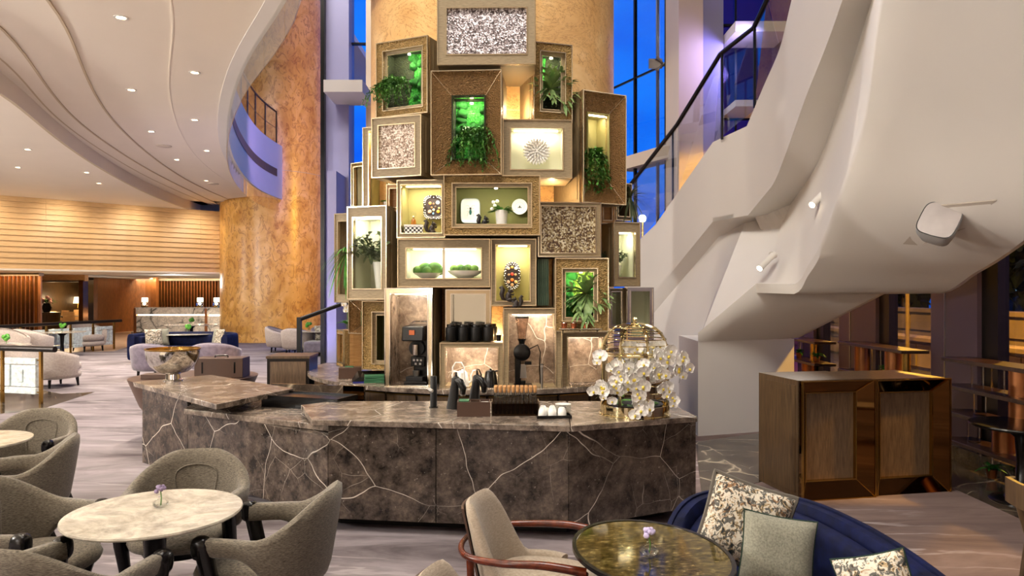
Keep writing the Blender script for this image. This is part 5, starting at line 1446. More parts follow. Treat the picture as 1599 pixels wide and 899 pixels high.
# coffee grinder
g = Vector((XD(815, 7.72), 7.74, BZ))
t = thing('coffee_grinder', 'black coffee grinder with clear bean hopper in the lit niche', 'grinder', g)
MB().box(-.09, .11, -.10, .10, 0, .025).build('foot', MT['black'], t, bevel=.008)
MB().box(-.075, -.01, -.05, .06, .025, .33).build('column', MT['black'], t, bevel=.01)
MB().lathe([(.075, -.06), (.09, -.04), (.09, .05), (.07, .06)], 28).build('motor_head', MT['black'], t, smooth=40)
o = t.children[-1]; o.rotation_euler = (R(90), 0, 0); o.location = (.0, -.02, .37)
MB().lathe([(.035, -.05), (.04, .06)], 20).build('dial', MT['black_matt'], t, smooth=40)
o = t.children[-1]; o.rotation_euler = (R(90), 0, 0); o.location = (.0, -.05, .37)
MB().lathe([(.03, .45), (.034, .48), (.05, .51)], 20).build('throat', MT['black'], t, smooth=40)
MB().lathe([(.034, .49), (.04, .52), (.072, .73)], 24, cap=False).build('hopper', glassy('smoky_hopper', (.78, .68, .62, 1), .12), t, smooth=50)
MB().lathe([(.076, .73), (.076, .75), (.05, .756)], 24).build('hopper_lid', MT['black'], t, smooth=40)
MB().hexa([(-.02, -.09, .10), (.05, -.09, .10), (.05, -.04, .10), (-.02, -.04, .10), (-.01, -.09, .24), (.04, -.09, .24), (.04, -.04, .24), (-.01, -.04, .24)]).build('chute', MT['steel'], t)
MB().box(.03, .10, -.08, .02, .24, .27).build('bag_clamp', MT['black'], t)
MB().tube([(.08, 0, .40), (.17, .05, .44), (.20, .05, .36), (.19, .06, .2), (.2, .06, .02)], .006, 6).build('power_cord', MT['black'], t, smooth=50)
tp = Vector((XD(846, 7.6), 7.58, BZ))
t = thing('rinser_tap', 'thin steel rinser tap beside the coffee grinder', 'tap', tp)
MB().tube([(0, 0, 0), (0, 0, .24)], .012, 10).build('pipe', MT['steel'], t, smooth=40)
MB().tube([(0, 0, .23), (.0, -.05, .24)], .012, 10).build('spout', MT['steel'], t, smooth=40)
MB().lathe([(.018, .24), (.018, .26)], 12).build('knob', MT['chrome'], t, smooth=40)
# sink tap in the right niche
tp = Vector((XD(889, 7.75), 7.8, BZ))
t = thing('sink_tap', 'curved chrome swan-neck tap in the right niche', 'tap', tp)
MB().tube([(0, 0, 0), (0, 0, .2), (-.01, -.02, .25), (-.05, -.05, .26), (-.075, -.07, .22)], .008, 8).build('swan_neck', MT['chrome'], t, smooth=50)
MB().lathe([(.018, 0), (.018, .02)], 12).build('base_ring', MT['chrome'], t, smooth=40)
tag(MB().box(XD(895, 7.7), XD(938, 7.7), 7.66, 7.86, BZ - .002, BZ + .004).build('sink_basin', MT['black']), 'dark sink opening in the right niche worktop', 'sink')
# copper cups on the lower moss box frame
mbx = BOX['mossB']; cc = None
for k, px in enumerate((881, 896, 915)):
    lb = ('copper beaker nearest the grinder niche on the moss box ledge', 'middle copper beaker on the moss box ledge', 'copper beaker nearest the birdcage on the moss box ledge')[k]
    loc = Vector((XD(px, 7.56), 7.56, ZD(512, 7.56) - .0))
    if cc is None:
        cc = thing('copper_beaker', lb, 'cup', loc, 0, 'copper beakers on a ledge')
        MB().lathe([(.026, 0), (.034, .055), (.031, .055), (.024, .004)], 18).build('beaker_body', MT['copper'], cc, smooth=40)
        MB().lathe([(.034, .052), (.036, .055), (.034, .058)], 18, cap=False).build('beaker_rim', MT['chrome'], cc, smooth=40)
    else: clone(cc, loc, None, lb)
t = thing('glass_ledge', 'thin chrome ledge under the copper beakers', 'shelf', (XD(906, 7.56), 7.56, ZD(512, 7.56) - .012))
MB().box(-.22, .22, -.05, .07, 0, .01).build('ledge_plate', MT['chrome'], t)
for x in (-.18, .0, .18): MB().tube([(x, -.02, 0), (x, .03, -.05)], .006, 6).build('ledge_bracket', MT['chrome'], t)
# till tablet and boxes at the left end
p = onb(578, 8.15)
t = thing('till_tablet', 'dark slanted till screen at the left end of the back counter', 'tablet', p, R(12))
MB().hexa([(-.2, -.12, .02), (.2, -.12, .02), (.2, .12, .02), (-.2, .12, .02), (-.12, -.06, .06), (.14, -.06, .06), (.17, .12, .11), (-.14, .12, .11)]).build('housing', MT['black'], t)
MB().box(-.19, .19, -.11, .11, 0, .02).build('foot_plate', plain('blue_foot', S(24, 40, 150), .4), t)
p = onb(547, 8.5)
t = thing('leather_box', 'dark brown open box next to the till screen', 'box', p, R(10))
MB().box(-.13, .13, -.09, .09, 0, .13).build('box_body', MT['brown_leather'], t, bevel=.004)
MB().box(-.06, .04, -.05, .05, .13, .137).build('green_lid', MT['green_cloth'], t)
p0_ = onb(588, 8.0)
for k in range(3):
    o = MB().box(-.15, .15, -.08, .08, 0, .026).build('menu_book', MT['green_cloth'], bevel=.003)
    tag(o, ('lowest', 'middle', 'topmost')[k] + ' dark green book of the pile behind the till screen', 'book', 'green books behind the till')
    o.location = p0_ + Vector((0, .1, .0 + k * .028)); o.rotation_euler = (0, 0, R(6 + 4 * k))
# console cabinet left of the tower
t = thing('service_cabinet', 'dark framed service cabinet with cane doors behind the counter', 'cabinet', (XD(417, 9.2), 9.2, 0), R(3))
wC = XD(482, 9.2) - XD(417, 9.2); hC = ZD(556, 9.2)
MB().box(0, wC, 0, .5, 0, hC - .03).build('carcass', MT['dark_metal'], t)
MB().box(-.01, wC + .01, -.02, .51, hC - .03, hC).build('top_board', MT['walnut'], t)
MB().box(.04, wC - .04, -.012, 0, hC * .52, hC - .07).build('cane_panel', MT['door_wood'], t)
MB().box(.04, wC - .04, -.012, 0, .06, hC * .48).build('cane_panel', MT['door_wood'], t)
# welcome desk behind the high slab: half-bowl with leather top and a document trunk
wx = XD(304, 9.4)
t = thing('bowl_desk', 'big half-bowl desk with brown leather top behind the counter end', 'desk', (wx, 9.4, 0))
MB().lathe([(.25, .05), (.45, .2), (.64, .45), (.74, .7), (.78, .80)], 48, cap=False).build('bowl_shell', MT['brown_leather'], t, smooth=60)
MB().lathe([(.775, .785), (.78, .80), (.0, .802)], 48, cap=False).build('leather_top', MT['brown_leather'], t, smooth=30)
MB().lathe([(.3, 0), (.26, .06)], 32).build('foot', MT['black'], t, smooth=40)
tz = .803
t = thing('document_trunk', 'brown leather trunk with handle lying on the bowl desk', 'trunk', (XD(341, 9.2), 9.3, tz), R(4))
MB().box(-.30, .30, -.12, .2, 0, .25).build('trunk_body', MT['brown_leather'], t, bevel=.006)
MB().tube([(-.08, 0, .25), (-.08, 0, .275), (.08, 0, .275), (.08, 0, .25)], .01, 6).build('handle', MT['black'], t)
for x in (-.2, .2): MB().box(x - .01, x + .01, -.124, -.12, .06, .2).build('strap', MT['black'], t)
t = thing('leather_tray', 'flat brown leather tray on the bowl desk beside the trunk', 'tray', (XD(232, 8.9), 9.15, tz), R(4))
MB().box(-.18, .2, -.1, .12, 0, .06).build('tray_body', MT['brown_leather'], t, bevel=.006)

# ================================================================== INSIDE THE TOWER BOXES
def stand(key, u, y): 
    b = BOX[key]; return b['M'] @ Vector((b['ox'] + (u - .5) * b['wi'], y, b['zo'] + .002))
def hang(key, u, v, off=.012):
    b = BOX[key]; return b['M'] @ Vector((b['ox'] + (u - .5) * b['wi'], b['bd'] - off, b['zo'] + v * b['hi']))
# moss linings: clumps are parts of the moss panel of each box
clump = None
def moss(key, spots, flat=None, dark=None, y=None):
    global clump
    b = BOX[key]; t = b['t']; yb = b['bd'] if y is None else y
    pn = MB().box(b['ox'] - b['wi'] / 2, b['ox'] + b['wi'] / 2, yb - .02, yb, b['zo'], b['zo'] + b['hi']).build('moss_panel', MT['moss'], t)
    for poly, mt in ((flat, 'moss_flat'), (dark, 'moss_dark')):
        if poly:
            pts = [(b['ox'] + (u - .5) * b['wi'], yb - .03, b['zo'] + v * b['hi']) for u, v in poly]
            n = len(pts); m = MB().add(pts + [(x, yb - .015, z) for x, _, z in pts], [tuple(range(n)), tuple(reversed(range(n, 2 * n)))] + [(k, (k + 1) % n + 0, (k + 1) % n + n, k + n) for k in range(n)])
            m.build('moss_patch', MT[mt], pn, fix=True)
    for u, v, r in spots:
        M = Matrix.Translation((b['ox'] + (u - .5) * b['wi'], yb - .02, b['zo'] + v * b['hi'])) @ Matrix.Diagonal((r, r * .8, r, 1))
        if clump is None:
            m = MB(); rnd = random.Random(5)
            m.sphere((0, 0, 0), 1, 16, 10)
            m.v = [tuple(Vector(v_) * (1 + .10 * math.sin(v_[0] * 9 + 1) * math.sin(v_[2] * 8) + rnd.uniform(-.04, .04))) for v_ in m.v]
            clump = m.build('moss_clump', MT['moss'], pn, smooth=60); clump.matrix_local = M
        else: inst(clump, 'moss_clump', pn, M)
rnd = random.Random(11)
def scat(n, u0, u1, v0, v1, r0=.03, r1=.055): return [(rnd.uniform(u0, u1), rnd.uniform(v0, v1), rnd.uniform(r0, r1)) for _ in range(n)]
moss('mossL', scat(20, .45, 1.0, .05, .98, .035, .06), None, [(0, 1), (.55, 1), (.5, .6), (.3, 0), (0, 0)])
moss('mossC', scat(22, .05, .95, .3, .98, .035, .06))
moss('mossR', scat(7, .05, .5, .45, .95, .03, .05), [(0, .45), (.4, .45), (.3, .0), (0, 0)], [(.5, 1), (1, 1), (1, .0), (.3, 0)])
moss('mossB', scat(18, .02, .36, .02, .98, .035, .06), [(.3, 1), (1, 1), (.75, .6), (.35, 0), (.2, 0)], [(.35, .1), (.72, .5), (1, .45), (1, 0), (.35, 0)])

# foliage makers
def trailing(name, label, pos, n, length, spread, mat, rz=0, leaf=(.035, .010), fall=.85, seed=1, group=None, back=.0):
    rd = random.Random(seed)
    t = thing(name, label, 'plant', pos, rz, group)
    st_ = MB(); lf = MB()
    for k in range(n):
        a = rd.uniform(-1, 1); ln = length * rd.uniform(.45, 1)
        p0 = Vector((rd.uniform(-1, 1) * spread * .5, rd.uniform(-.02, .04), rd.uniform(-.02, .04)))
        p1 = p0 + Vector((a * spread * .5, -rd.uniform(.05, .13) , rd.uniform(.0, .10)))
        p2 = p0 + Vector((a * spread * .9, -rd.uniform(.07, .16), -ln * fall))
        pts = [p0.lerp(p1, i / 4) if i < 4 else None for i in range(4)]
        path = [((1 - u) ** 2) * p0 + 2 * u * (1 - u) * p1 + u * u * p2 for u in [i / 10 for i in range(11)]]
        st_.tube(path, .0022, 4)
        for i in range(1, 11):
            for q in range(3):
                dv = Vector((rd.uniform(-1, 1), rd.uniform(-1, .4), rd.uniform(-.8, .6)))
                leaf_blade(lf, path[i], dv, leaf[0] * rd.uniform(.7, 1.3), leaf[1] * rd.uniform(.7, 1.3), .3, n=3)
    s1 = st_.build('stems', MT['leaf'], t); s2 = lf.build('foliage', MT[mat], t, smooth=60)
    s1['kind'] = 'stuff'; s2['kind'] = 'stuff'
    return t
b = BOX['mossL']; trailing('trailing_fern', 'feathery fern spilling from the moss box left of the top mosaic', b['M'] @ Vector((b['ox'] - b['wi'] * .28, .06, b['zo'] + b['hi'] * .5)), 34, .36, .26, 'leaf', b['yaw'], seed=2)
b = BOX['mossC']; trailing('trailing_fern', 'feathery fern spilling from the tall central moss window', b['M'] @ Vector((b['ox'] + b['wi'] * .15, .12, b['zo'] + b['hi'] * .45)), 38, .52, .24, 'leaf', b['yaw'], seed=3)
b = BOX['mossRR']; trailing('trailing_vine', 'leafy vine trailing out of the tall bronze box on the right', b['M'] @ Vector((b['ox'] - b['wi'] * .1, .13, b['zo'] + b['hi'] * .42)), 26, .62, .16, 'leaf', b['yaw'], leaf=(.045, .014), seed=4)
def fronds(name, label, pos, rz, n, ln, wd, mat, seed, up=.4, fwd=1.0, droop=.5, fork=True, cat='plant', pot=None):
    rd = random.Random(seed); t = thing(name, label, cat, pos, rz)
    for k in range(n):
        a = 2 * PI * k / n + rd.uniform(-.2, .2)
        dv = Vector((math.cos(a), -fwd * rd.uniform(.5, 1.2), math.sin(a) * .9 + up))
        l_ = ln * rd.uniform(.7, 1.1)
        m = MB(); leaf_blade(m, Vector((0, 0, 0)), dv, l_, wd, droop)
        if fork:
            dn = dv.normalized(); tip = dn * l_ * .7 - Vector((0, 0, droop * l_ * .49))
            for q in (-.5, .5):
                leaf_blade(m, tip, dn + Vector((q, 0, q * .4)), l_ * .4, wd * .6, droop)
        m.build('frond', MT[mat], t, smooth=60)
    if pot: pot(t)
    return t
def bark(t): MB().sphere((0, .02, -.02), (.05, .04, .05), 10, 7).build('bark_mount', MT['copper'], t, smooth=60)
b = BOX['mossR']; fronds('staghorn_fern', 'pale staghorn fern in the small upper moss box', b['M'] @ Vector((b['ox'] + b['wi'] * .1, .17, b['zo'] + b['hi'] * .45)), b['yaw'], 20, .34, .032, 'leaf_pale', 6, .35, 1.0, .3, True, 'fern', bark)
b = BOX['mossB']; fronds('staghorn_fern', 'pale staghorn fern in the moss box above the copper beakers', b['M'] @ Vector((b['ox'] + b['wi'] * .22, .17, b['zo'] + b['hi'] * .52)), b['yaw'], 22, .34, .034, 'leaf_pale', 7, .25, 1.0, .3, True, 'fern', bark)
fronds('palm_fronds', 'spiky palm tuft behind the right edge of the tower', W(984, 308, 8.45), 0, 34, .28, .012, 'leaf_dull', 8, .15, .5, .5, False, 'palm')
fronds('grass_plant', 'long green grass tuft hanging at the left edge of the tower', W(541, 395, 8.5), 0, 60, .30, .012, 'leaf_bright', 9, -.1, .5, .95, False, 'plant')
# coral relief
p = hang('coral', .52, .5, .05); b = BOX['coral']
t = thing('coral_relief', 'round white coral relief in the lit box', 'ornament', p, b['yaw'])
m = MB(); rd = random.Random(2); rad = .135
MB().lathe([(rad * .94, 0), (rad * .9, .02), (0.0, .03)], 30, cap=False).build('disc', MT['white_gloss'], t, smooth=40).rotation_euler = (R(90), 0, 0)
lob = None
for rr_, n_ in ((.95, 26), (.75, 20), (.54, 14), (.32, 9), (.1, 4)):
    for k in range(n_):
        a = 2 * PI * k / n_ + rr_ * 9
        M = Matrix.Translation((rad * rr_ * math.cos(a), -.025 - .02 * (1 - rr_), rad * rr_ * math.sin(a))) @ Matrix.Rotation(-a, 4, 'Y') @ Matrix.Diagonal((.021, .015, .012, 1))
        if lob is None: lob = MB().sphere((0, 0, 0), 1, 8, 6).build('petal_lobe', MT['white_gloss'], t, smooth=60); lob.matrix_local = M
        else: inst(lob, 'petal_lobe', t, M)
# wall dishes
def dish(name, label, key, u, v, w, h, e, mat, rim=None, rimw=.0):
    b = BOX[key]; t = thing(name, label, 'plate', hang(key, u, v, .03), b['yaw'])
    def loop(k, y): return [(x * k, y, z * k) for x, z in rr(w, h, e, 36)]
    rows = [loop(.7, .012), loop(.95, .0), loop(1.0, -.014), loop(.96, -.016), loop(.86, -.004), loop(.6, -.001)]
    m = MB().grid(rows, True); m.f.append(tuple(range(36 * 5, 36 * 6))); m.f.append(tuple(reversed(range(36))))
    m.build('dish_body', mat, t, smooth=50, fix=True)
    if rim: MB().tube([(x * .985, -.017, z * .985) for x, z in rr(w, h, e, 48)], rimw, 6, True).build('rim_line', rim, t, smooth=50)
    return t
t = dish('beetle_plate', 'squared white plate with a green beetle drawing', 'plates', .205, .46, .105, .135, .42, MT['white_gloss'], plain('grey_rim', S(170, 180, 190), .3), .003)
MB().sphere((0, -.004, -.012), (.014, .003, .032), 12, 8).build('beetle_body', plain('beetle_green', S(20, 92, 84), .3), t, smooth=60)
MB().sphere((0, -.004, .028), (.010, .003, .012), 10, 6).build('beetle_head', MT['black'], t, smooth=60)
for s_ in (-1, 1):
    for z, dx, dz in ((.02, .04, .012), (.0, .042, -.01), (-.02, .036, -.035)): MB().tube([(s_ * .01, -.004, z), (s_ * dx * .6, -.004, z + abs(dz) * .4), (s_ * dx, -.004, z + dz)], .0012, 4).build('beetle_leg', MT['black'], t)
    MB().tube([(s_ * .005, -.004, .036), (s_ * .025, -.004, .06), (s_ * .05, -.004, .058)], .0011, 4).build('antenna', MT['black'], t)
t = dish('fly_plate', 'small round white plate with a fly drawing', 'plates', .855, .56, .086, .086, 1.0, MT['white_gloss'])
MB().sphere((0, -.004, .0), (.006, .003, .016), 10, 6).build('fly_body', MT['black'], t, smooth=60)
for s_ in (-1, 1): MB().tube([(0, -.004, .004), (s_ * .02, -.004, -.012)], [.002, .005], 5).build('fly_wing', MT['black_matt'], t)
MB().tube([(.05 * math.cos(k * PI / 16), -.006, .05 * math.sin(k * PI / 16)) for k in range(32)], .0012, 4, True).build('well_line', plain('well_grey', S(150, 150, 150), .4), t)
MT['dark_enamel'] = plain('dark_enamel', S(40, 30, 26), .4)
def jewelled(label, key, u, v, w, h, e, gems, studs):
    t = dish('jewelled_dish', label, key, u, v, w, h, e, MT['dark_enamel'])
    st = None
    for k in range(studs):
        a = 2 * PI * k / studs
        for q, rr_ in ((0, .95), (1, .83)):
            aa = a + q * PI / studs
            x = w * rr_ * math.copysign(abs(math.cos(aa)) ** e, math.cos(aa)); z = h * rr_ * math.copysign(abs(math.sin(aa)) ** e, math.sin(aa))
            M = Matrix.Translation((x, -.018, z))
            if st is None: st = MB().sphere((0, 0, 0), (.006, .004, .006), 7, 5).build('stud', MT['white_gloss'], t, smooth=60); st.matrix_local = M
            else: inst(st, 'stud', t, M)
    for x, z, r, c in gems:
        MB().sphere((x * w, -.008, z * h), (r, .006, r), 12, 7).build('button', plain('enamel_button', S(*c), .3), t, smooth=60)
G = [(-.35, .35, .017, (222, 130, 60)), (.38, .4, .022, (180, 180, 184)), (-.02, .3, .012, (120, 90, 60)), (.5, -.05, .012, (196, 170, 90)), (-.38, -.35, .022, (216, 160, 130)), (.42, -.35, .020, (204, 160, 50)), (-.02, -.2, .015, (200, 190, 160)), (-.05, -.5, .013, (120, 160, 200)), (-.2, 0, .012, (150, 120, 80)), (.15, .05, .012, (90, 70, 50))]
jewelled('dark jewelled dish with coloured buttons above the squirrel', 'shelfL', .66, .60, .118, .135, .55, G, 30)
G2 = [(0, .12, .018, (200, 60, 40)), (-.45, .55, .018, (210, 170, 130)), (.45, .55, .018, (220, 210, 190)), (0, .62, .016, (196, 150, 60)), (0, -.3, .018, (226, 110, 40)), (-.45, -.45, .018, (220, 180, 150)), (.45, -.45, .018, (230, 190, 120)), (-.4, .08, .014, (150, 120, 90)), (.4, .08, .014, (160, 130, 80)), (0, -.65, .018, (210, 160, 110))]
jewelled('oval dark plaque set with coloured buttons', 'plaque', .50, .46, .092, .150, .8, G2, 24)
jewelled('small studded plaque inside the ornate gilt frame', 'giltB', .80, .20, .05, .085, .8, [(0, .4, .012, (220, 220, 210)), (0, -.4, .012, (190, 90, 70))], 16)
# squirrel figurines
def squirrel(label, pos, rz, sc=1.0, mat='dark_enamel'):
    t = thing('squirrel_figurine', label, 'figurine', pos, rz, 'squirrel figurines'); t.scale = (sc,) * 3
    m = MB()
    m.sphere((0, 0, .045), (.030, .026, .045), 14, 10); m.sphere((.018, 0, .098), (.024, .018, .020), 12, 9); m.sphere((.038, 0, .094), (.012, .010, .009), 8, 6)
    for s_ in (-1, 1):
        m.sphere((.008, s_ * .011, .120), (.006, .004, .011), 8, 6); m.tube([(.015, s_ * .016, .07), (.045, s_ * .012, .062), (.05, s_ * .004, .075)], [.009, .007, .005], 7)
        m.sphere((.012, s_ * .02, .018), (.028, .012, .018), 10, 7); m.sphere((.035, s_ * .018, .006), (.018, .008, .006), 8, 5)
    m.build('body', MT[mat], t, smooth=60)
    MB().tube([(-.02, 0, .015), (-.05, 0, .03), (-.062, 0, .07), (-.05, 0, .11), (-.064, 0, .135), (-.085, 0, .125)], [.008, .018, .023, .024, .017, .006], 10).build('tail', MT[mat], t, smooth=60)
    return t
squirrel('dark squirrel figurine in the box with the jewelled dish', stand('shelfL', .72, .08), 0, 1.05)
squirrel('dark squirrel figurine sitting below the oval button plaque', W(794, 471, 7.6), 0, 1.15)
squirrel('second dark squirrel figurine crawling on the ledge below the plaque', W(806, 480, 7.58), R(180), .9)
squirrel('small black squirrel figurine between the beetle plate and vase', stand('plates', .40, .08), R(15), 1.0, 'black')
# patterned keepsake box with perfume bottle
p = stand('shelfL', .26, .1)
t = thing('keepsake_box', 'black and white patterned keepsake box in the dish box', 'box', p, R(8))
n = NT('checked_enamel'); ck = n.node('ShaderNodeTexChecker', Vector=n.co((1, 1, 1)), Scale=44, Color1=S(240, 240, 236), Color2=S(18, 20, 22)); n.set(ck.outputs[0], .3); MT['checked'] = n.m
MB().box(-.10, .10, -.06, .06, 0, .075).build('box_body', MT['checked'], t); MB().box(-.104, .104, -.064, .064, .075, .095).build('lid', MT['white_gloss'], t)
t = thing('perfume_bottle', 'amber perfume bottle standing on the patterned keepsake box', 'bottle', p + Vector((.0, 0, .0955)))
MB().lathe([(.028, 0), (.03, .01), (.022, .06), (.010, .068)], 16).build('bottle_body', plain('amber_glass', S(150, 92, 24), .1), t, smooth=50)
MB().lathe([(.009, .068), (.009, .085)], 10).build('neck', MT['brass'], t); MB().sphere((0, 0, .115), (.03, .02, .028), 10, 7).build('stopper', MT['glass'], t, smooth=60)
# vase with white flowers among the plates
p = stand('plates', .62, .14)
t = thing('tall_vase', 'white tapered vase with green sprigs and white flowers', 'vase', p)
MB().lathe([(.050, 0), (.052, .01), (.068, .19), (.062, .19), (.048, .012)], 20, cap=False).build('vase_body', MT['white_gloss'], t, smooth=40)
lf = MB(); rd = random.Random(4)
for k in range(60):
    a = rd.uniform(0, 6.28); leaf_blade(lf, Vector((.03 * math.cos(a), .03 * math.sin(a), .18)), Vector((math.cos(a), math.sin(a) * .6, rd.uniform(.1, 1.0))), rd.uniform(.07, .14), .014, .4, n=4)
o = lf.build('foliage', MT['leaf'], t, smooth=60); o['kind'] = 'stuff'
for x, z in ((-.10, .20), (-.07, .235), (-.085, .27), (-.045, .28)): MB().sphere((x, -.05, z), (.02, .014, .018), 9, 6).build('blossom', MT['petal'], t, smooth=60)
# bowls with moss in the glazed box
def moss_bowl(label, key, u, w, rest, tall):
    p = stand(key, u, .15); t = thing('moss_bowl', label, 'planter', p, 0, 'bowls of moss')
    MB().lathe([(.05, 0), (.09, .012), (w * .85, .055), (w, .085 if tall else .06), (w * .95, .085 if tall else .06), (.08, .03)], 28, cap=False).build('bowl', MT['white_gloss'], t, smooth=50)
    m = None
    for x, y, r in rest:
        o = MB().sphere((x, y, (.085 if tall else .06) + r * .5), (r, r, r * .9), 12, 8).build('moss_clump', leafmat('bowl_moss', S(44, 84, 26), S(96, 128, 54), .9), t, smooth=60)
moss_bowl('white bowl heaped with round moss mounds', 'glazed', .27, .17, [(-.11, 0, .055), (-.03, .02, .08), (.07, 0, .085), (.13, -.01, .05), (.0, -.06, .05)], False)
moss_bowl('flared white bowl with a flat moss layer', 'glazed', .77, .19, [(-.12, 0, .045), (-.05, 0, .05), (.03, .01, .05), (.10, 0, .045), (.0, -.06, .04)], True)
# shrubs in the vitrines
def shrub(label, key, u, z0, sz, seed, potm):
    p = stand(key, u, .2); t = thing('potted_shrub', label, 'plant', p, 0, 'vitrine shrubs')
    MB().lathe([(.05, 0), (.085, z0), (.078, z0), (.045, .02)], 20, cap=False).build('pot', potm, t, smooth=50)
    lf = MB(); rd = random.Random(seed); st_ = MB()
    for k in range(26):
        a = rd.uniform(0, 6.28); dv = Vector((math.cos(a) * .8, math.sin(a) * .4, rd.uniform(.25, 1.1))).normalized()
        path = [Vector((0, 0, z0)) + dv * sz * i / 6 for i in range(7)]; st_.tube(path, .002, 4)
        for i in range(2, 7):
            for q in range(3): leaf_blade(lf, path[i], Vector((rd.uniform(-1, 1), rd.uniform(-1, 1), rd.uniform(-.5, 1))), sz * .22, sz * .07, .2, n=3)
    o = lf.build('foliage', MT['leaf_dull'], t, smooth=60); o['kind'] = 'stuff'; o = st_.build('twigs', MT['leaf_dull'], t); o['kind'] = 'stuff'
shrub('dusty green shrub in a white pot inside the tall left vitrine', 'vitL', .66, .30, .34, 5, MT['white_gloss'])
shrub('small green shrub inside the narrow right vitrine', 'vitR', .2, .14, .18, 6, MT['white_gloss'])
# orchid in the far-left box, orchids at the edges
p = stand('orchidL', .62, .12)
t = thing('small_orchid', 'potted white orchid in the pale far left box', 'orchid', p)
MB().lathe([(.03, 0), (.04, .08), (.0, .08)], 14, cap=False).build('pot', MT['steel'], t, smooth=50)
path = resample([Vector(v) for v in ((0, 0, .08), (.02, -.02, .25), (-.02, -.04, .42), (-.12, -.06, .50))], 14); MB().tube(path, .004, 5).build('stem', MT['leaf'], t)
for k in range(5): leaf_blade(MB(), Vector((0, 0, .08)), Vector((math.cos(k * 1.26), math.sin(k * 1.26), .4)), .10, .02, .4).build('leaf', MT['leaf_bright'], t, smooth=60)
for k, u in enumerate((13, 12, 11, 9)):
    M = Matrix.Translation(path[u] + Vector((0, -.01, -.01 * k))) @ Vector((0, -1, .2)).to_track_quat('Z', 'Y').to_matrix().to_4x4()
    f = inst(flower_proto[0], 'flower', t, M); inst(flower_proto[1], 'lip', f, Matrix())
t = thing('small_orchid', 'white orchid with green leaves on the sofa-side ledge left of the tower', 'orchid', W(541, 520, 9.6))
path = resample([Vector(v) for v in ((0, 0, 0), (.02, -.02, .25), (-.02, -.04, .40), (-.06, -.06, .46))], 14); MB().tube(path, .004, 5).build('stem', MT['leaf'], t)
for k in range(7): leaf_blade(MB(), Vector((0, 0, .12)), Vector((math.cos(k * .9), math.sin(k * .9) * .5, .5)), .15, .035, .4).build('leaf', MT['leaf_bright'], t, smooth=60)
for k, u in enumerate((13, 12, 11, 10, 9)):
    M = Matrix.Translation(path[u] + Vector((.02 * (k % 2), -.01, -.01 * k))) @ Vector((-.3, -1, .2)).to_track_quat('Z', 'Y').to_matrix().to_4x4()
    f = inst(flower_proto[0], 'flower', t, M); inst(flower_proto[1], 'lip', f, Matrix())
MB().lathe([(.06, -.40), (.08, .0), (.0, .0)], 16, cap=False).build('pot', MT['oak'], t, smooth=50)
# row of green cloth-bound folios
x0_ = XD(839, 7.78); wf = (XD(857, 7.78) - x0_) / 6; zf, ztf = ZD(477, 7.78), ZD(404, 7.78); fo = None
MT['folio'] = grain('green_folio', S(44, 66, 52), S(86, 108, 84), (12, 12, 1), .6, 6, .02)
for k in range(6):
    lb = 'tall green folio, %s from the plaque box' % ord9[k]
    if fo is None:
        fo = MB().box(.001, wf - .001, 0, .3, 0, ztf - zf).build('cloth_folio', MT['folio'], bevel=.003); fo.location = (x0_, 7.75, zf); tag(fo, lb, 'book', 'green folios between two boxes')
    else: clone(fo, (x0_ + k * wf, 7.75 + .004 * (k % 2), zf), None, lb)

# ================================================================== LOUNGE AND LOBBY BEHIND
def tub_plan(ph):
    a = abs(ph)
    x = .40 * math.sin(ph); y = .02 + .38 * math.cos(ph)
    return (x, y), (math.sin(ph), math.cos(ph))
def tub_chair(label, loc, rz, mat='tub_cloth', sc=1.0):
    t = thing('tub_chair', label, 'chair', loc, rz, 'dove grey tub chairs'); t.scale = (sc,) * 3
    u_shell(R(118), tub_plan, lambda p: .60 + .20 * max(0, math.cos(p * .75)) ** 1.5, lambda p: .17, lambda p: .13, lean=.10).build('backrest_shell', MT[mat], t, smooth=60, fix=True)
    wl = [((tub_plan(R(-112 + 224 * k / 40))[0][0]) * 1.04, tub_plan(R(-112 + 224 * k / 40))[0][1] * 1.04, .605 + .20 * max(0, math.cos(R(-112 + 224 * k / 40) * .75)) ** 1.5) for k in range(41)]
    MB().tube(wl, .012, 6).build('welt', MT['tub_welt'], t, smooth=50)
    MB().sphere((0, -.05, .38), (.34, .37, .10), 24, 10, .6).build('seat', MT[mat], t, smooth=60)
    MB().sphere((0, -.05, .23), (.35, .37, .09), 24, 8, .6).build('seat_base', MT[mat], t, smooth=60)
    for x, y in ((-.25, -.28), (.25, -.28), (-.25, .25), (.25, .25)): MB().tube([(x, y, .16), (x * 1.05, y * 1.05, 0)], [.03, .018], 8).build('leg', MT['black'], t)
    return t
MT['tub_welt'] = plain('grey_welt', S(132, 120, 114), .8)
def at_floor(px, py): return flo(px, py)
p = at_floor(137, 548); tc = tub_chair('dove grey tub chair standing alone by the far end of the crystal railing', p, R(60), sc=1.12)
def tubc(l, px, py, rz, sc=1.05): return clone(tc, at_floor(px, py), rz, l, sc)
tubc('dove grey tub chair seen from behind near the close crystal railing', 85, 603, R(155))
tubc('dove grey tub chair seen from behind beyond the first railing', 52, 562, R(165), 1.1)
tubc('dove grey tub chair cut by the edge, behind the first railing', 8, 568, R(60), 1.15)
tubc('dove grey tub chair behind the near railing at the picture edge', 4, 600, R(40), 1.0)
tubc('dove grey tub chair right against the golden column', 440, 549, R(95), 1.0)
tubc('dove grey tub chair before the black newel post', 466, 553, R(170), 1.0)

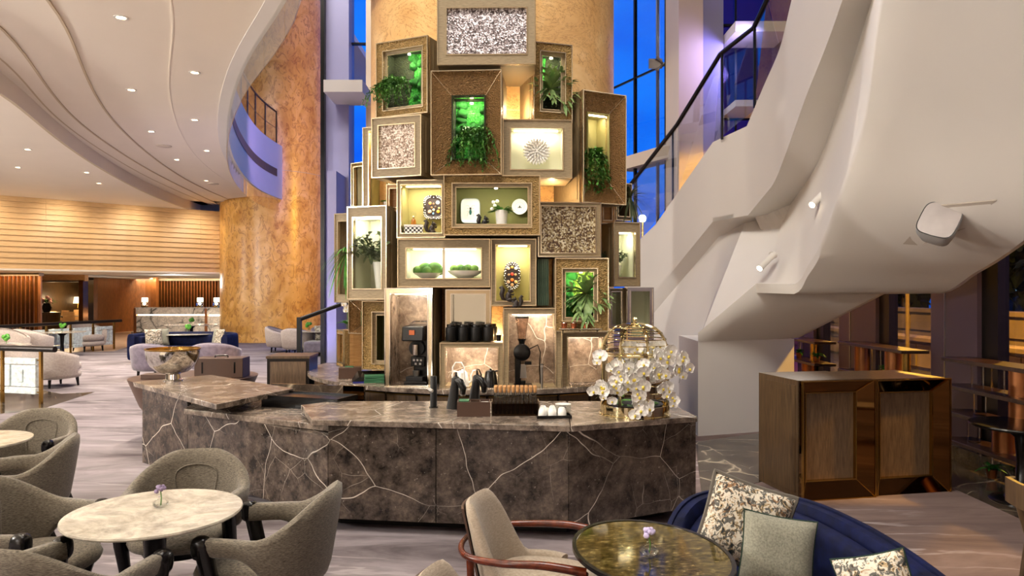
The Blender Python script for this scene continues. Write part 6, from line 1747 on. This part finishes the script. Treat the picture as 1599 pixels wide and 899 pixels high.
def bistro(label, px, py, r=.45, h=.72, mat='white_marble'):
    p = at_floor(px, py); t = pedestal_table('lounge_table', label, p, r, h, mat); t['group'] = 'lounge tables'; return p
def sprig(label, p, z):
    t = thing('green_sprig_vase', label, 'plant', (p.x, p.y, z), 0, 'little green table plants')
    MB().lathe([(.03, 0), (.035, .05), (.028, .1), (.02, .1)], 12).build('vase_body', MT['glass'], t, smooth=50)
    rd = random.Random(int(p.x * 100)); m = None
    for k in range(9):
        q = Vector((rd.uniform(-.06, .06), rd.uniform(-.06, .06), .15 + rd.uniform(-.02, .07)))
        if m is None: m = MB().sphere((0, 0, 0), .05, 9, 6).build('green_head', MT['leaf_bright'], t, smooth=60); m.location = q
        else: inst(m, 'green_head', t, Matrix.Translation(q))
    MB().tube([(0, 0, .02), (0, 0, .15)], .008, 5).build('stem', MT['leaf_bright'], t)
p = bistro('round pedestal table with a green plant beyond the railing', 97, 556, .62, .72); sprig('little green plant on the table beyond the railing', p, .72)
p = bistro('round pale table cut by the edge behind the near railing', 10, 582, .5, .66); sprig('little green plant on the table cut by the edge', p, .66)
p = bistro('round marble table inside the navy sofa ring', 293, 560, .78, .72); sprig('little green plant on the table in the navy sofa ring', p, .72)
p = bistro('further round marble table behind the navy sofa', 299, 538, .9, .72); sprig('little green plant on the further table near reception', p, .72)
p = bistro('round pale table beside the newel post', 502, 553, .75, .72); p2 = at_floor(482, 553); sprig('little green plant on the table beside the newel post', Vector((p2.x, p2.y, 0)), .72)

# big navy sofa with two mauve chairs in front
sc0 = at_floor(287, 566)
big = thing('ring_sofa', 'navy blue curved sofa ringing a marble table in the lounge', 'sofa', sc0)
pth = resample([Vector((1.28 * math.cos(R(a)), 1.0 * math.sin(R(a)), 0)) for a in range(200, -21, -10)], 61)
swept(pth, rsec(-.05, .12, .10, .78)).build('outer_back', MT['blue_velvet'], big, smooth=60, fix=True)
swept(pth[2:-2], rsec(-.20, -.04, .42, .70)).build('back_cushion', MT['blue_velvet'], big, smooth=60, fix=True)
swept(pth, rsec(-.62, -.06, .12, .43)).build('seat', MT['blue_velvet'], big, smooth=60, fix=True)
for a in (190, 130, 50, -10): MB().cyl((1.2 * math.cos(R(a)), .92 * math.sin(R(a)), 0), .04, .12, 8).build('leg', MT['black'], big)
for k, (a, l, m) in enumerate(((165, 'floral cushion at the near side of the lounge ring sofa', 'floral'), (150, 'plain grey cushion next to the floral one on the ring sofa', 'grey_cushion'), (15, 'floral cushion at the column side of the ring sofa', 'floral'), (32, 'plain grey cushion at the column side of the ring sofa', 'grey_cushion'))):
    o = cushion('sofa_cushion', l, m, sc0 + Vector((.92 * math.cos(R(a)), .68 * math.sin(R(a)), .66)), .46, (R(-12), 0, R(a - 90) * .6), .16)
    o['group'] = 'cushions of the ring sofa'
def mauve(label, px, py, rz):
    c = clone(tc, at_floor(px, py), rz, label, (1.12, 1.1, .95)); c['group'] = 'mauve velvet chairs'
    for ch in c.children:
        if not ch.name.startswith('leg') and ch.data:
            ch.data = ch.data.copy(); ch.data.materials[0] = MT['mauve_velvet']
    c.name = 'velvet_chair'
mauve('mauve velvet chair seen from behind, next to the mirrored bowl', 247, 588, R(172)); mauve('mauve velvet chair seen from behind, nearer the golden column', 337, 586, R(188))
sf = thing('lounge_sofa', 'mauve sofa with cushions beyond the newel post', 'sofa', at_floor(524, 556))
MB().box(-.9, 1.4, -.2, .6, .12, .44).build('seat', MT['mauve_velvet'], sf, bevel=.06); MB().box(-.9, 1.4, .55, .8, .12, .82).build('backrest', MT['mauve_velvet'], sf, bevel=.08)
MB().box(.3, 1.4, -.8, -.15, .12, .46).build('chaise', MT['mauve_velvet'], sf, bevel=.08)
for x in (-.8, 1.3): MB().cyl((x, 0, 0), .04, .12, 8).build('leg', MT['black'], sf)
q = at_floor(524, 556)
for k, (dx, l, m) in enumerate(((-.5, 'cream floral cushion on the mauve sofa nearest the newel', 'floral'), (0.0, 'second floral cushion on the mauve sofa', 'floral'), (.45, 'grey cushion on the mauve sofa close to the tower', 'grey_cushion'))):
    o = cushion('sofa_cushion', l, m, q + Vector((dx, .42 - .25 * (k == 2), .68)), .46, (R(-14), R(8 * (k - 1)), 0), .17); o['group'] = 'cushions of the mauve sofa'

# crystal railings
MT['crystal'] = plain('crystal_block', S(214, 226, 226), .12, 0, .8, vary=.25, vs_=14)
def crystal_rail(label, a, b, n, post0=True):
    t = thing('crystal_railing', label, 'railing')
    a, b = Vector(a), Vector(b); dv = b - a
    MB().tube([a + Vector((0, 0, .93)) - dv.normalized() * .3, b + Vector((0, 0, .93)) + dv.normalized() * .3], .05, 10).build('handrail', MT['dark_metal'], t, smooth=50)
    ang = math.atan2(dv.y, dv.x); L_ = dv.length / n
    for k in range(n + 1):
        p = a + dv * k / n
        MB().cbox((p.x, p.y, .45), (.045, .045, .9), ang).build('brass_post', MT['brass'], t)
        if k < n:
            m = a + dv * (k + .5) / n
            fr = MB(); fr.M = Matrix.Translation(m) @ Matrix.Rotation(ang, 4, 'Z')
            w = L_ * .82
            for x0, x1, z0, z1 in ((-w / 2, w / 2, .16, .28), (-w / 2, w / 2, .66, .78), (-w / 2, -w / 2 + .12, .28, .66), (w / 2 - .12, w / 2, .28, .66)):
                g_ = MB(); g_.M = fr.M; g_.box(x0 + .004, x1 - .004, -.035, .035, z0 + .004, z1 - .004); g_.build('crystal_block', MT['crystal'], t, bevel=.012)
            g_ = MB(); g_.M = fr.M
            g_.box(-w / 2 + .13, w / 2 - .13, -.012, .012, .29, .65); g_.build('crystal_pane', MT['crystal'], t)
            for q_ in (-1, 1):
                g_ = MB(); g_.M = fr.M; g_.tube([(-q_ * (w / 2 - .02), -.038, .18), (q_ * (w / 2 - .02), -.038, .76)], .005, 5); g_.build('diagonal_line', MT['steel'], t)
            g_ = MB(); g_.M = fr.M; g_.box(-.05, .05, -.03, .03, .36, .58); g_.build('crystal_boss', MT['crystal'], t, bevel=.01)
            for z in (.2, .74):
                g_ = MB(); g_.M = fr.M; g_.box(-L_ / 2, L_ / 2, -.008, .008, z - .01, z + .01); g_.build('brass_bar', MT['brass'], t)
pa, pb = flo(62, 632), flo(-150, 655)
crystal_rail('near railing of crystal blocks with brass posts and dark rail', flo(64, 631), flo(-110, 622), 3)
crystal_rail('far railing of crystal blocks between lounge and lobby', flo(178, 545), flo(-60, 568), 6)

# reception desks and lamps
def desk(label, x0, x1, d):
    a, b = XD(x0, d), XD(x1, d); t = thing('reception_desk', label, 'desk', ((a + b) / 2, d, 0), 0, 'reception desks'); w = (b - a) / 2
    MB().box(-w, w, .0, .7, .05, .80).build('front_panel', MT['desk_marble'], t)
    MB().box(-w + .05, w - .05, .05, .7, .80, .86).build('light_gap', MT['warm_strip'], t)
    MB().box(-w, w, -.06, .75, .86, 1.14).build('counter_fascia', MT['desk_marble'], t)
    MB().box(-w - .03, w + .03, -.09, .78, 1.14, 1.18).build('desk_top', MT['white_marble'], t)
    MB().box(-w + .1, w - .1, .1, .65, 0, .05).build('plinth', MT['black_matt'], t)
    MB().box(-w - .12, -w, -.02, .7, 0, 1.14).build('bronze_end', MT['bronze_tube'], t)
desk('long white marble reception desk with black veins', 213, 320, 33)
desk('second marble reception desk half hidden by the golden column', 324, 375, 32.6)
lm = None
for px, l in ((222, 'crystal lamp at the open end of the long reception desk'), (309, 'crystal lamp at the column end of the long reception desk'), (335, 'crystal lamp on the second reception desk')):
    loc = Vector((XD(px, 33), 33.2, 1.181))
    if lm is None:
        lm = thing('crystal_lamp', l, 'lamp', loc, 0, 'reception lamps')
        MB().box(-.1, .1, -.1, .1, 0, .06).build('base', MT['brass'], lm); MB().box(-.13, .13, -.1, .1, .06, .22).build('crystal_body', MT['glass'], lm, bevel=.02)
        MB().box(-.09, .13, -.1, .1, .24, .44).build('crystal_shade', emit('lit_crystal', (1, .9, .7, 1), 1.6), lm, bevel=.02); MB().sphere((0, 0, .16), .06, 10, 7).build('lamp_bulb', MT['bulb'], lm, smooth=60)
    else: clone(lm, loc, None, l)
# restaurant furniture seen through the doorway
dc0 = None
for k, (px, d, rz, l) in enumerate(((107, 32.0, 30, 'pale upholstered dining chair nearest the doorway'), (93, 34.5, -20, 'dining chair in the middle of the restaurant doorway'), (86, 33.0, 60, 'dining chair beside the flower console'), (119, 35.5, 10, 'dining chair at the rear of the restaurant'))):
    loc = Vector((XD(px, d), d, 0))
    if dc0 is None:
        dc0 = thing('dining_chair', l, 'chair', loc, R(rz), 'restaurant chairs')
        MB().box(-.25, .25, -.25, .25, .40, .48).build('seat', MT['beige_cloth'], dc0, bevel=.02); MB().hexa([(-.24, .2, .5), (.24, .2, .5), (.24, .26, .5), (-.24, .26, .5), (-.22, .28, 1.0), (.22, .28, 1.0), (.22, .34, 1.0), (-.22, .34, 1.0)]).build('backrest', MT['oak'], dc0)
        for x in (-.22, .22):
            for y in (-.22, .24): MB().tube([(x, y, .42), (x * 1.05, y * 1.1, 0)], [.025, .018], 6).build('leg', MT['walnut'], dc0)
    else: clone(dc0, loc, R(rz), l)
for px, d, l in ((101, 34, 'round dining table in the restaurant doorway'), (121, 36.4, 'rear dining table in the restaurant')):
    t = pedestal_table('dining_table', l, (XD(px, d), d, 0), .55, .75, 'walnut'); t['group'] = 'restaurant tables'
t = thing('flower_console', 'round wooden console with a big flower arrangement in the restaurant', 'console', (XD(73, 31.5), 31.5, 0))
MB().lathe([(.45, 0), (.5, .1), (.5, .95), (.52, 1.0)], 24).build('drum', MT['walnut'], t, smooth=40)
MB().lathe([(.12, 1.0), (.2, 1.2), (.12, 1.4)], 16).build('urn', MT['black_matt'], t, smooth=50)
lf = MB(); rd = random.Random(8)
for k in range(60):
    a = rd.uniform(0, 6.28); leaf_blade(lf, Vector((0, 0, 1.4)), Vector((math.cos(a), math.sin(a), rd.uniform(.4, 1.8))), rd.uniform(.35, .65), .03, .5, n=4)
o = lf.build('foliage', MT['leaf'], t, smooth=60); o['kind'] = 'stuff'
for k in range(9):
    a = k * .7; MB().sphere((.28 * math.cos(a), -.2 + .15 * math.sin(a), 1.45 + .1 * (k % 3)), .075, 8, 6).build('blossom', plain('pink_bloom', S(206, 150, 140), .7), t, smooth=60)
for px, d, z0, l in ((81, 36.3, .95, 'lit shaded lamp behind the restaurant flowers'), (122, 37, .95, 'lit shaded lamp at the right of the restaurant doorway')):
    t = thing('table_lamp', l, 'lamp', (XD(px, d), d, 0), 0, 'restaurant lamps')
    MB().lathe([(.2, 0), (.2, z0)], 16).build('stand', MT['walnut'], t, smooth=40); MB().lathe([(.05, z0), (.09, z0 + .15), (.03, z0 + .35)], 14).build('lamp_body', MT['brass'], t, smooth=50)
    MB().lathe([(.26, z0 + .35), (.18, z0 + .68)], 18).build('lamp_shade', emit('lit_shade', (1, .72, .4, 1), 2.2), t, smooth=40)
t = thing('wall_picture', 'dark framed picture on the restaurant back wall', 'picture', (XD(107, 37.4), 37.4, 1.75))
MB().box(-.9, .9, 0, .06, -.35, .45).build('frame', MT['black_matt'], t); MB().box(-.8, .8, -.01, 0, -.26, .36).build('canvas', plain('dim_canvas', S(90, 74, 60), .8, vary=.4, vs_=2), t)

# ================================================================== WINDOW SHELVES AND THE STREET
def window_rack(label, y0, y1, zs, cyl):
    x = WX - .2; t = thing('window_rack', label, 'shelf', (x, 0, 0), 0, 'bronze window racks')
    for z in zs: MB().box(-.22, .12, y0, y1, z - .02, z + .02).build('shelf_board', MT['dark_wood'], t, bevel=.004)
    zz = [.0] + list(zs)
    for i in range(len(zs)):
        for k, (u, kind) in enumerate(cyl[i % len(cyl)]):
            y = y0 + (y1 - y0) * u; h0, h1 = zz[i] + (.02 if i else 0), zs[i] - .02
            if kind == 'b': MB().lathe([(.10, h0), (.10, h1)], 24, (-.05, y, 0)).build('bronze_tube', MT['bronze_tube'], t, smooth=40)
            elif kind == 'g': MB().lathe([(.06, h0), (.06, h1)], 18, (-.05, y, 0)).build('glass_tube', MT['glass'], t, smooth=40)
            else: MB().lathe([(.05, h0), (.05, h1)], 18, (-.05, y, 0)).build('brass_tube', MT['brass'], t, smooth=40)
    return t
MT['dark_wood'] = grain('dark_shelf_wood', S(40, 26, 20), S(74, 50, 38), (1, 6, 1), .3, 4, 0)
window_rack('dark rack with bronze tubes in the window nearest the camera', 5.9, 7.9, (.30, .60, .88, 1.17), [[(.75, 'g'), (.45, 'b'), (.2, 'g')], [(.85, 'g'), (.62, 'b'), (.2, 'b')], [(.8, 'g'), (.5, 'b'), (.25, 'g')], [(.82, 'g'), (.66, 'g'), (.5, 'b'), (.15, 'b')]])
window_rack('dark rack with bronze tubes in the window behind the bar cabinets', 8.7, 10.4, (.40, .78, 1.17), [[(.8, 'b'), (.3, 'b')], [(.75, 'b'), (.3, 'b')], [(.78, 'b'), (.55, 'g'), (.3, 'b'), (.12, 'y')]])
window_rack('dark rack with plants in the far window beside the stair pillar', 11.2, 13.4, (.40, .76, 1.1), [[(.8, 'b'), (.3, 'b')], [(.75, 'g'), (.3, 'b')], [(.7, 'y'), (.5, 'g'), (.2, 'y')]])
for (y, z, l, sd) in ((12.2, .78, 'small potted plant on the far window rack', 1), (11.5, .78, 'second potted plant on the far window rack', 2), (9.35, .80, 'green plant between the tubes behind the bar cabinets', 3), (7.3, .02, 'leafy plant on the floor under the near window rack', 4), (6.6, 1.19, 'purple-flowered sprig on top of the near window rack', 5)):
    t = thing('rack_plant', l, 'plant', (WX - .26, y, z), 0, 'plants on the window racks')
    MB().lathe([(.04, 0), (.055, .09), (.0, .09)], 14, cap=False).build('pot', MT['bronze_tube'], t, smooth=50)
    lf = MB(); rd = random.Random(sd)
    for k in range(34):
        a = rd.uniform(0, 6.28); leaf_blade(lf, Vector((0, 0, .09)), Vector((math.cos(a), math.sin(a), rd.uniform(.2, 1.6))), rd.uniform(.08, .18), .02, .5, n=3)
    o = lf.build('foliage', MT['leaf_bright'] if sd != 5 else MT['mauve_flower'], t, smooth=60); o['kind'] = 'stuff'
# street outside: terraces of concrete wall, lamp post, dark trees and distant lit windows
MT['concrete'] = plain('street_concrete', S(150, 128, 84), .85, vary=.25, vs_=1.2)
MT['asphalt'] = plain('street_asphalt', S(60, 54, 46), .9, vary=.2, vs_=2)
struct(MB().box(5.5, 60, -10, 60, -.6, -.4), 'ground_street', MT['asphalt'])
rw_ = struct(MB().box(12.0, 12.5, -5, 48, -.4, .45), 'retaining_wall', MT['concrete'])
for k in range(24): struct(MB().box(11.94, 12.0, -5 + k * 2.2, -5 + k * 2.2 + 2.14, -.3, .35), 'wall_slab', MT['concrete'], rw_)
struct(MB().box(11.85, 12.6, -5, 48, .45, .55), 'coping', MT['concrete'], rw_)
r2 = struct(MB().box(15, 15.6, -5, 60, -.4, 1.15), 'upper_road_wall', MT['concrete'])
struct(MB().box(14.85, 15.7, -5, 60, 1.15, 1.28), 'coping', MT['concrete'], r2)
for k in range(26): struct(MB().box(14.93, 15.0, -4 + k * 2.4, -4 + k * 2.4 + 2.3, .5, 1.05), 'wall_slab', MT['concrete'], r2)
t = thing('street_lamp', 'sodium street lamp post outside the window', 'street lamp', (11.2, 20.5, -.4))
MB().lathe([(.06, 0), (.04, 7.4)], 12).build('pole', plain('yellow_pole', S(120, 100, 60), .6), t, smooth=40); MB().box(-.8, .1, -.12, .12, 7.3, 7.45).build('lamp_head', MT['steel'], t)
t = thing('globe_lamp', 'bright white lamp glowing outside the blue glazing', 'street lamp', W(1003, 341, 26) * 1.0)
zb = t.location.z; t.location.z = 0
MB().lathe([(.07, 0), (.05, zb - .1)], 10).build('pole', MT['steel'], t, smooth=40); MB().sphere((0, 0, zb), .13, 14, 10).build('lamp_globe', emit('globe_light', (1, .95, .85, 1), 30), t, smooth=60)
# tree belt
MT['night_leaf'] = leafmat('night_leaf', S(16, 26, 14), S(40, 54, 26), .9)
rd = random.Random(21); tr0 = None
for k in range(12):
    loc = Vector((24 + rd.uniform(-1.5, 2.5), 4 + k * 4.2, -.4)); lb = 'dark street tree beyond the upper road wall, %s along the road' % ('first second third fourth fifth sixth seventh eighth ninth tenth eleventh twelfth'.split()[k])
    if tr0 is None:
        tr0 = thing('street_tree', lb, 'tree', loc, 0, 'street trees outside')
        MB().tube([(0, 0, 0), (.1, 0, 2.5), (0, .1, 4.5)], [.22, .16, .08], 8).build('trunk', MT['walnut'], tr0, smooth=50)
        lf = MB()
        for q in range(1500):
            v = Vector((rd.gauss(0, 1), rd.gauss(0, 1), rd.gauss(0, 1))).normalized() * rd.uniform(.5, 1); c = Vector((v.x * 2.6, v.y * 2.9, 5 + v.z * 3.6))
            leaf_blade(lf, c, Vector((rd.uniform(-1, 1), rd.uniform(-1, 1), rd.uniform(-1, 1))), .75, .26, .2, n=2)
        o = lf.build('crown', MT['night_leaf'], tr0); o['kind'] = 'stuff'
    else: clone(tr0, loc, rd.uniform(0, 6), lb, rd.uniform(.9, 1.25))
MT['night_wall'] = plain('night_facade', S(30, 34, 42), .9)
MT['lit_window'] = emit('lit_window', (.5, .85, 1, 1), 1.4)
for k, (x, y, w, h) in enumerate(((40, 18, 14, 26), (42, 36, 14, 22), (46, 54, 16, 30), (30, 66, 14, 20))):
    t = thing('distant_tower', 'dark distant building with blue lit windows, %s from the near window' % ord9[k], 'building', (x, y, -.4), 0, 'distant buildings')
    MB().box(-4, 4, -w / 2, w / 2, 0, h).build('facade', MT['night_wall'], t); wm = None
    for q in range(46):
        M = Matrix.Translation((-4.03, rd.uniform(-w / 2 + .6, w / 2 - .6), 1.2 + int(rd.uniform(0, h / 1.5 - 1)) * 1.5))
        if wm is None: wm = MB().box(-.02, .02, -.5, .5, -.35, .35).build('window', MT['lit_window'], t); wm.matrix_local = M
        else: inst(wm, 'window', t, M)
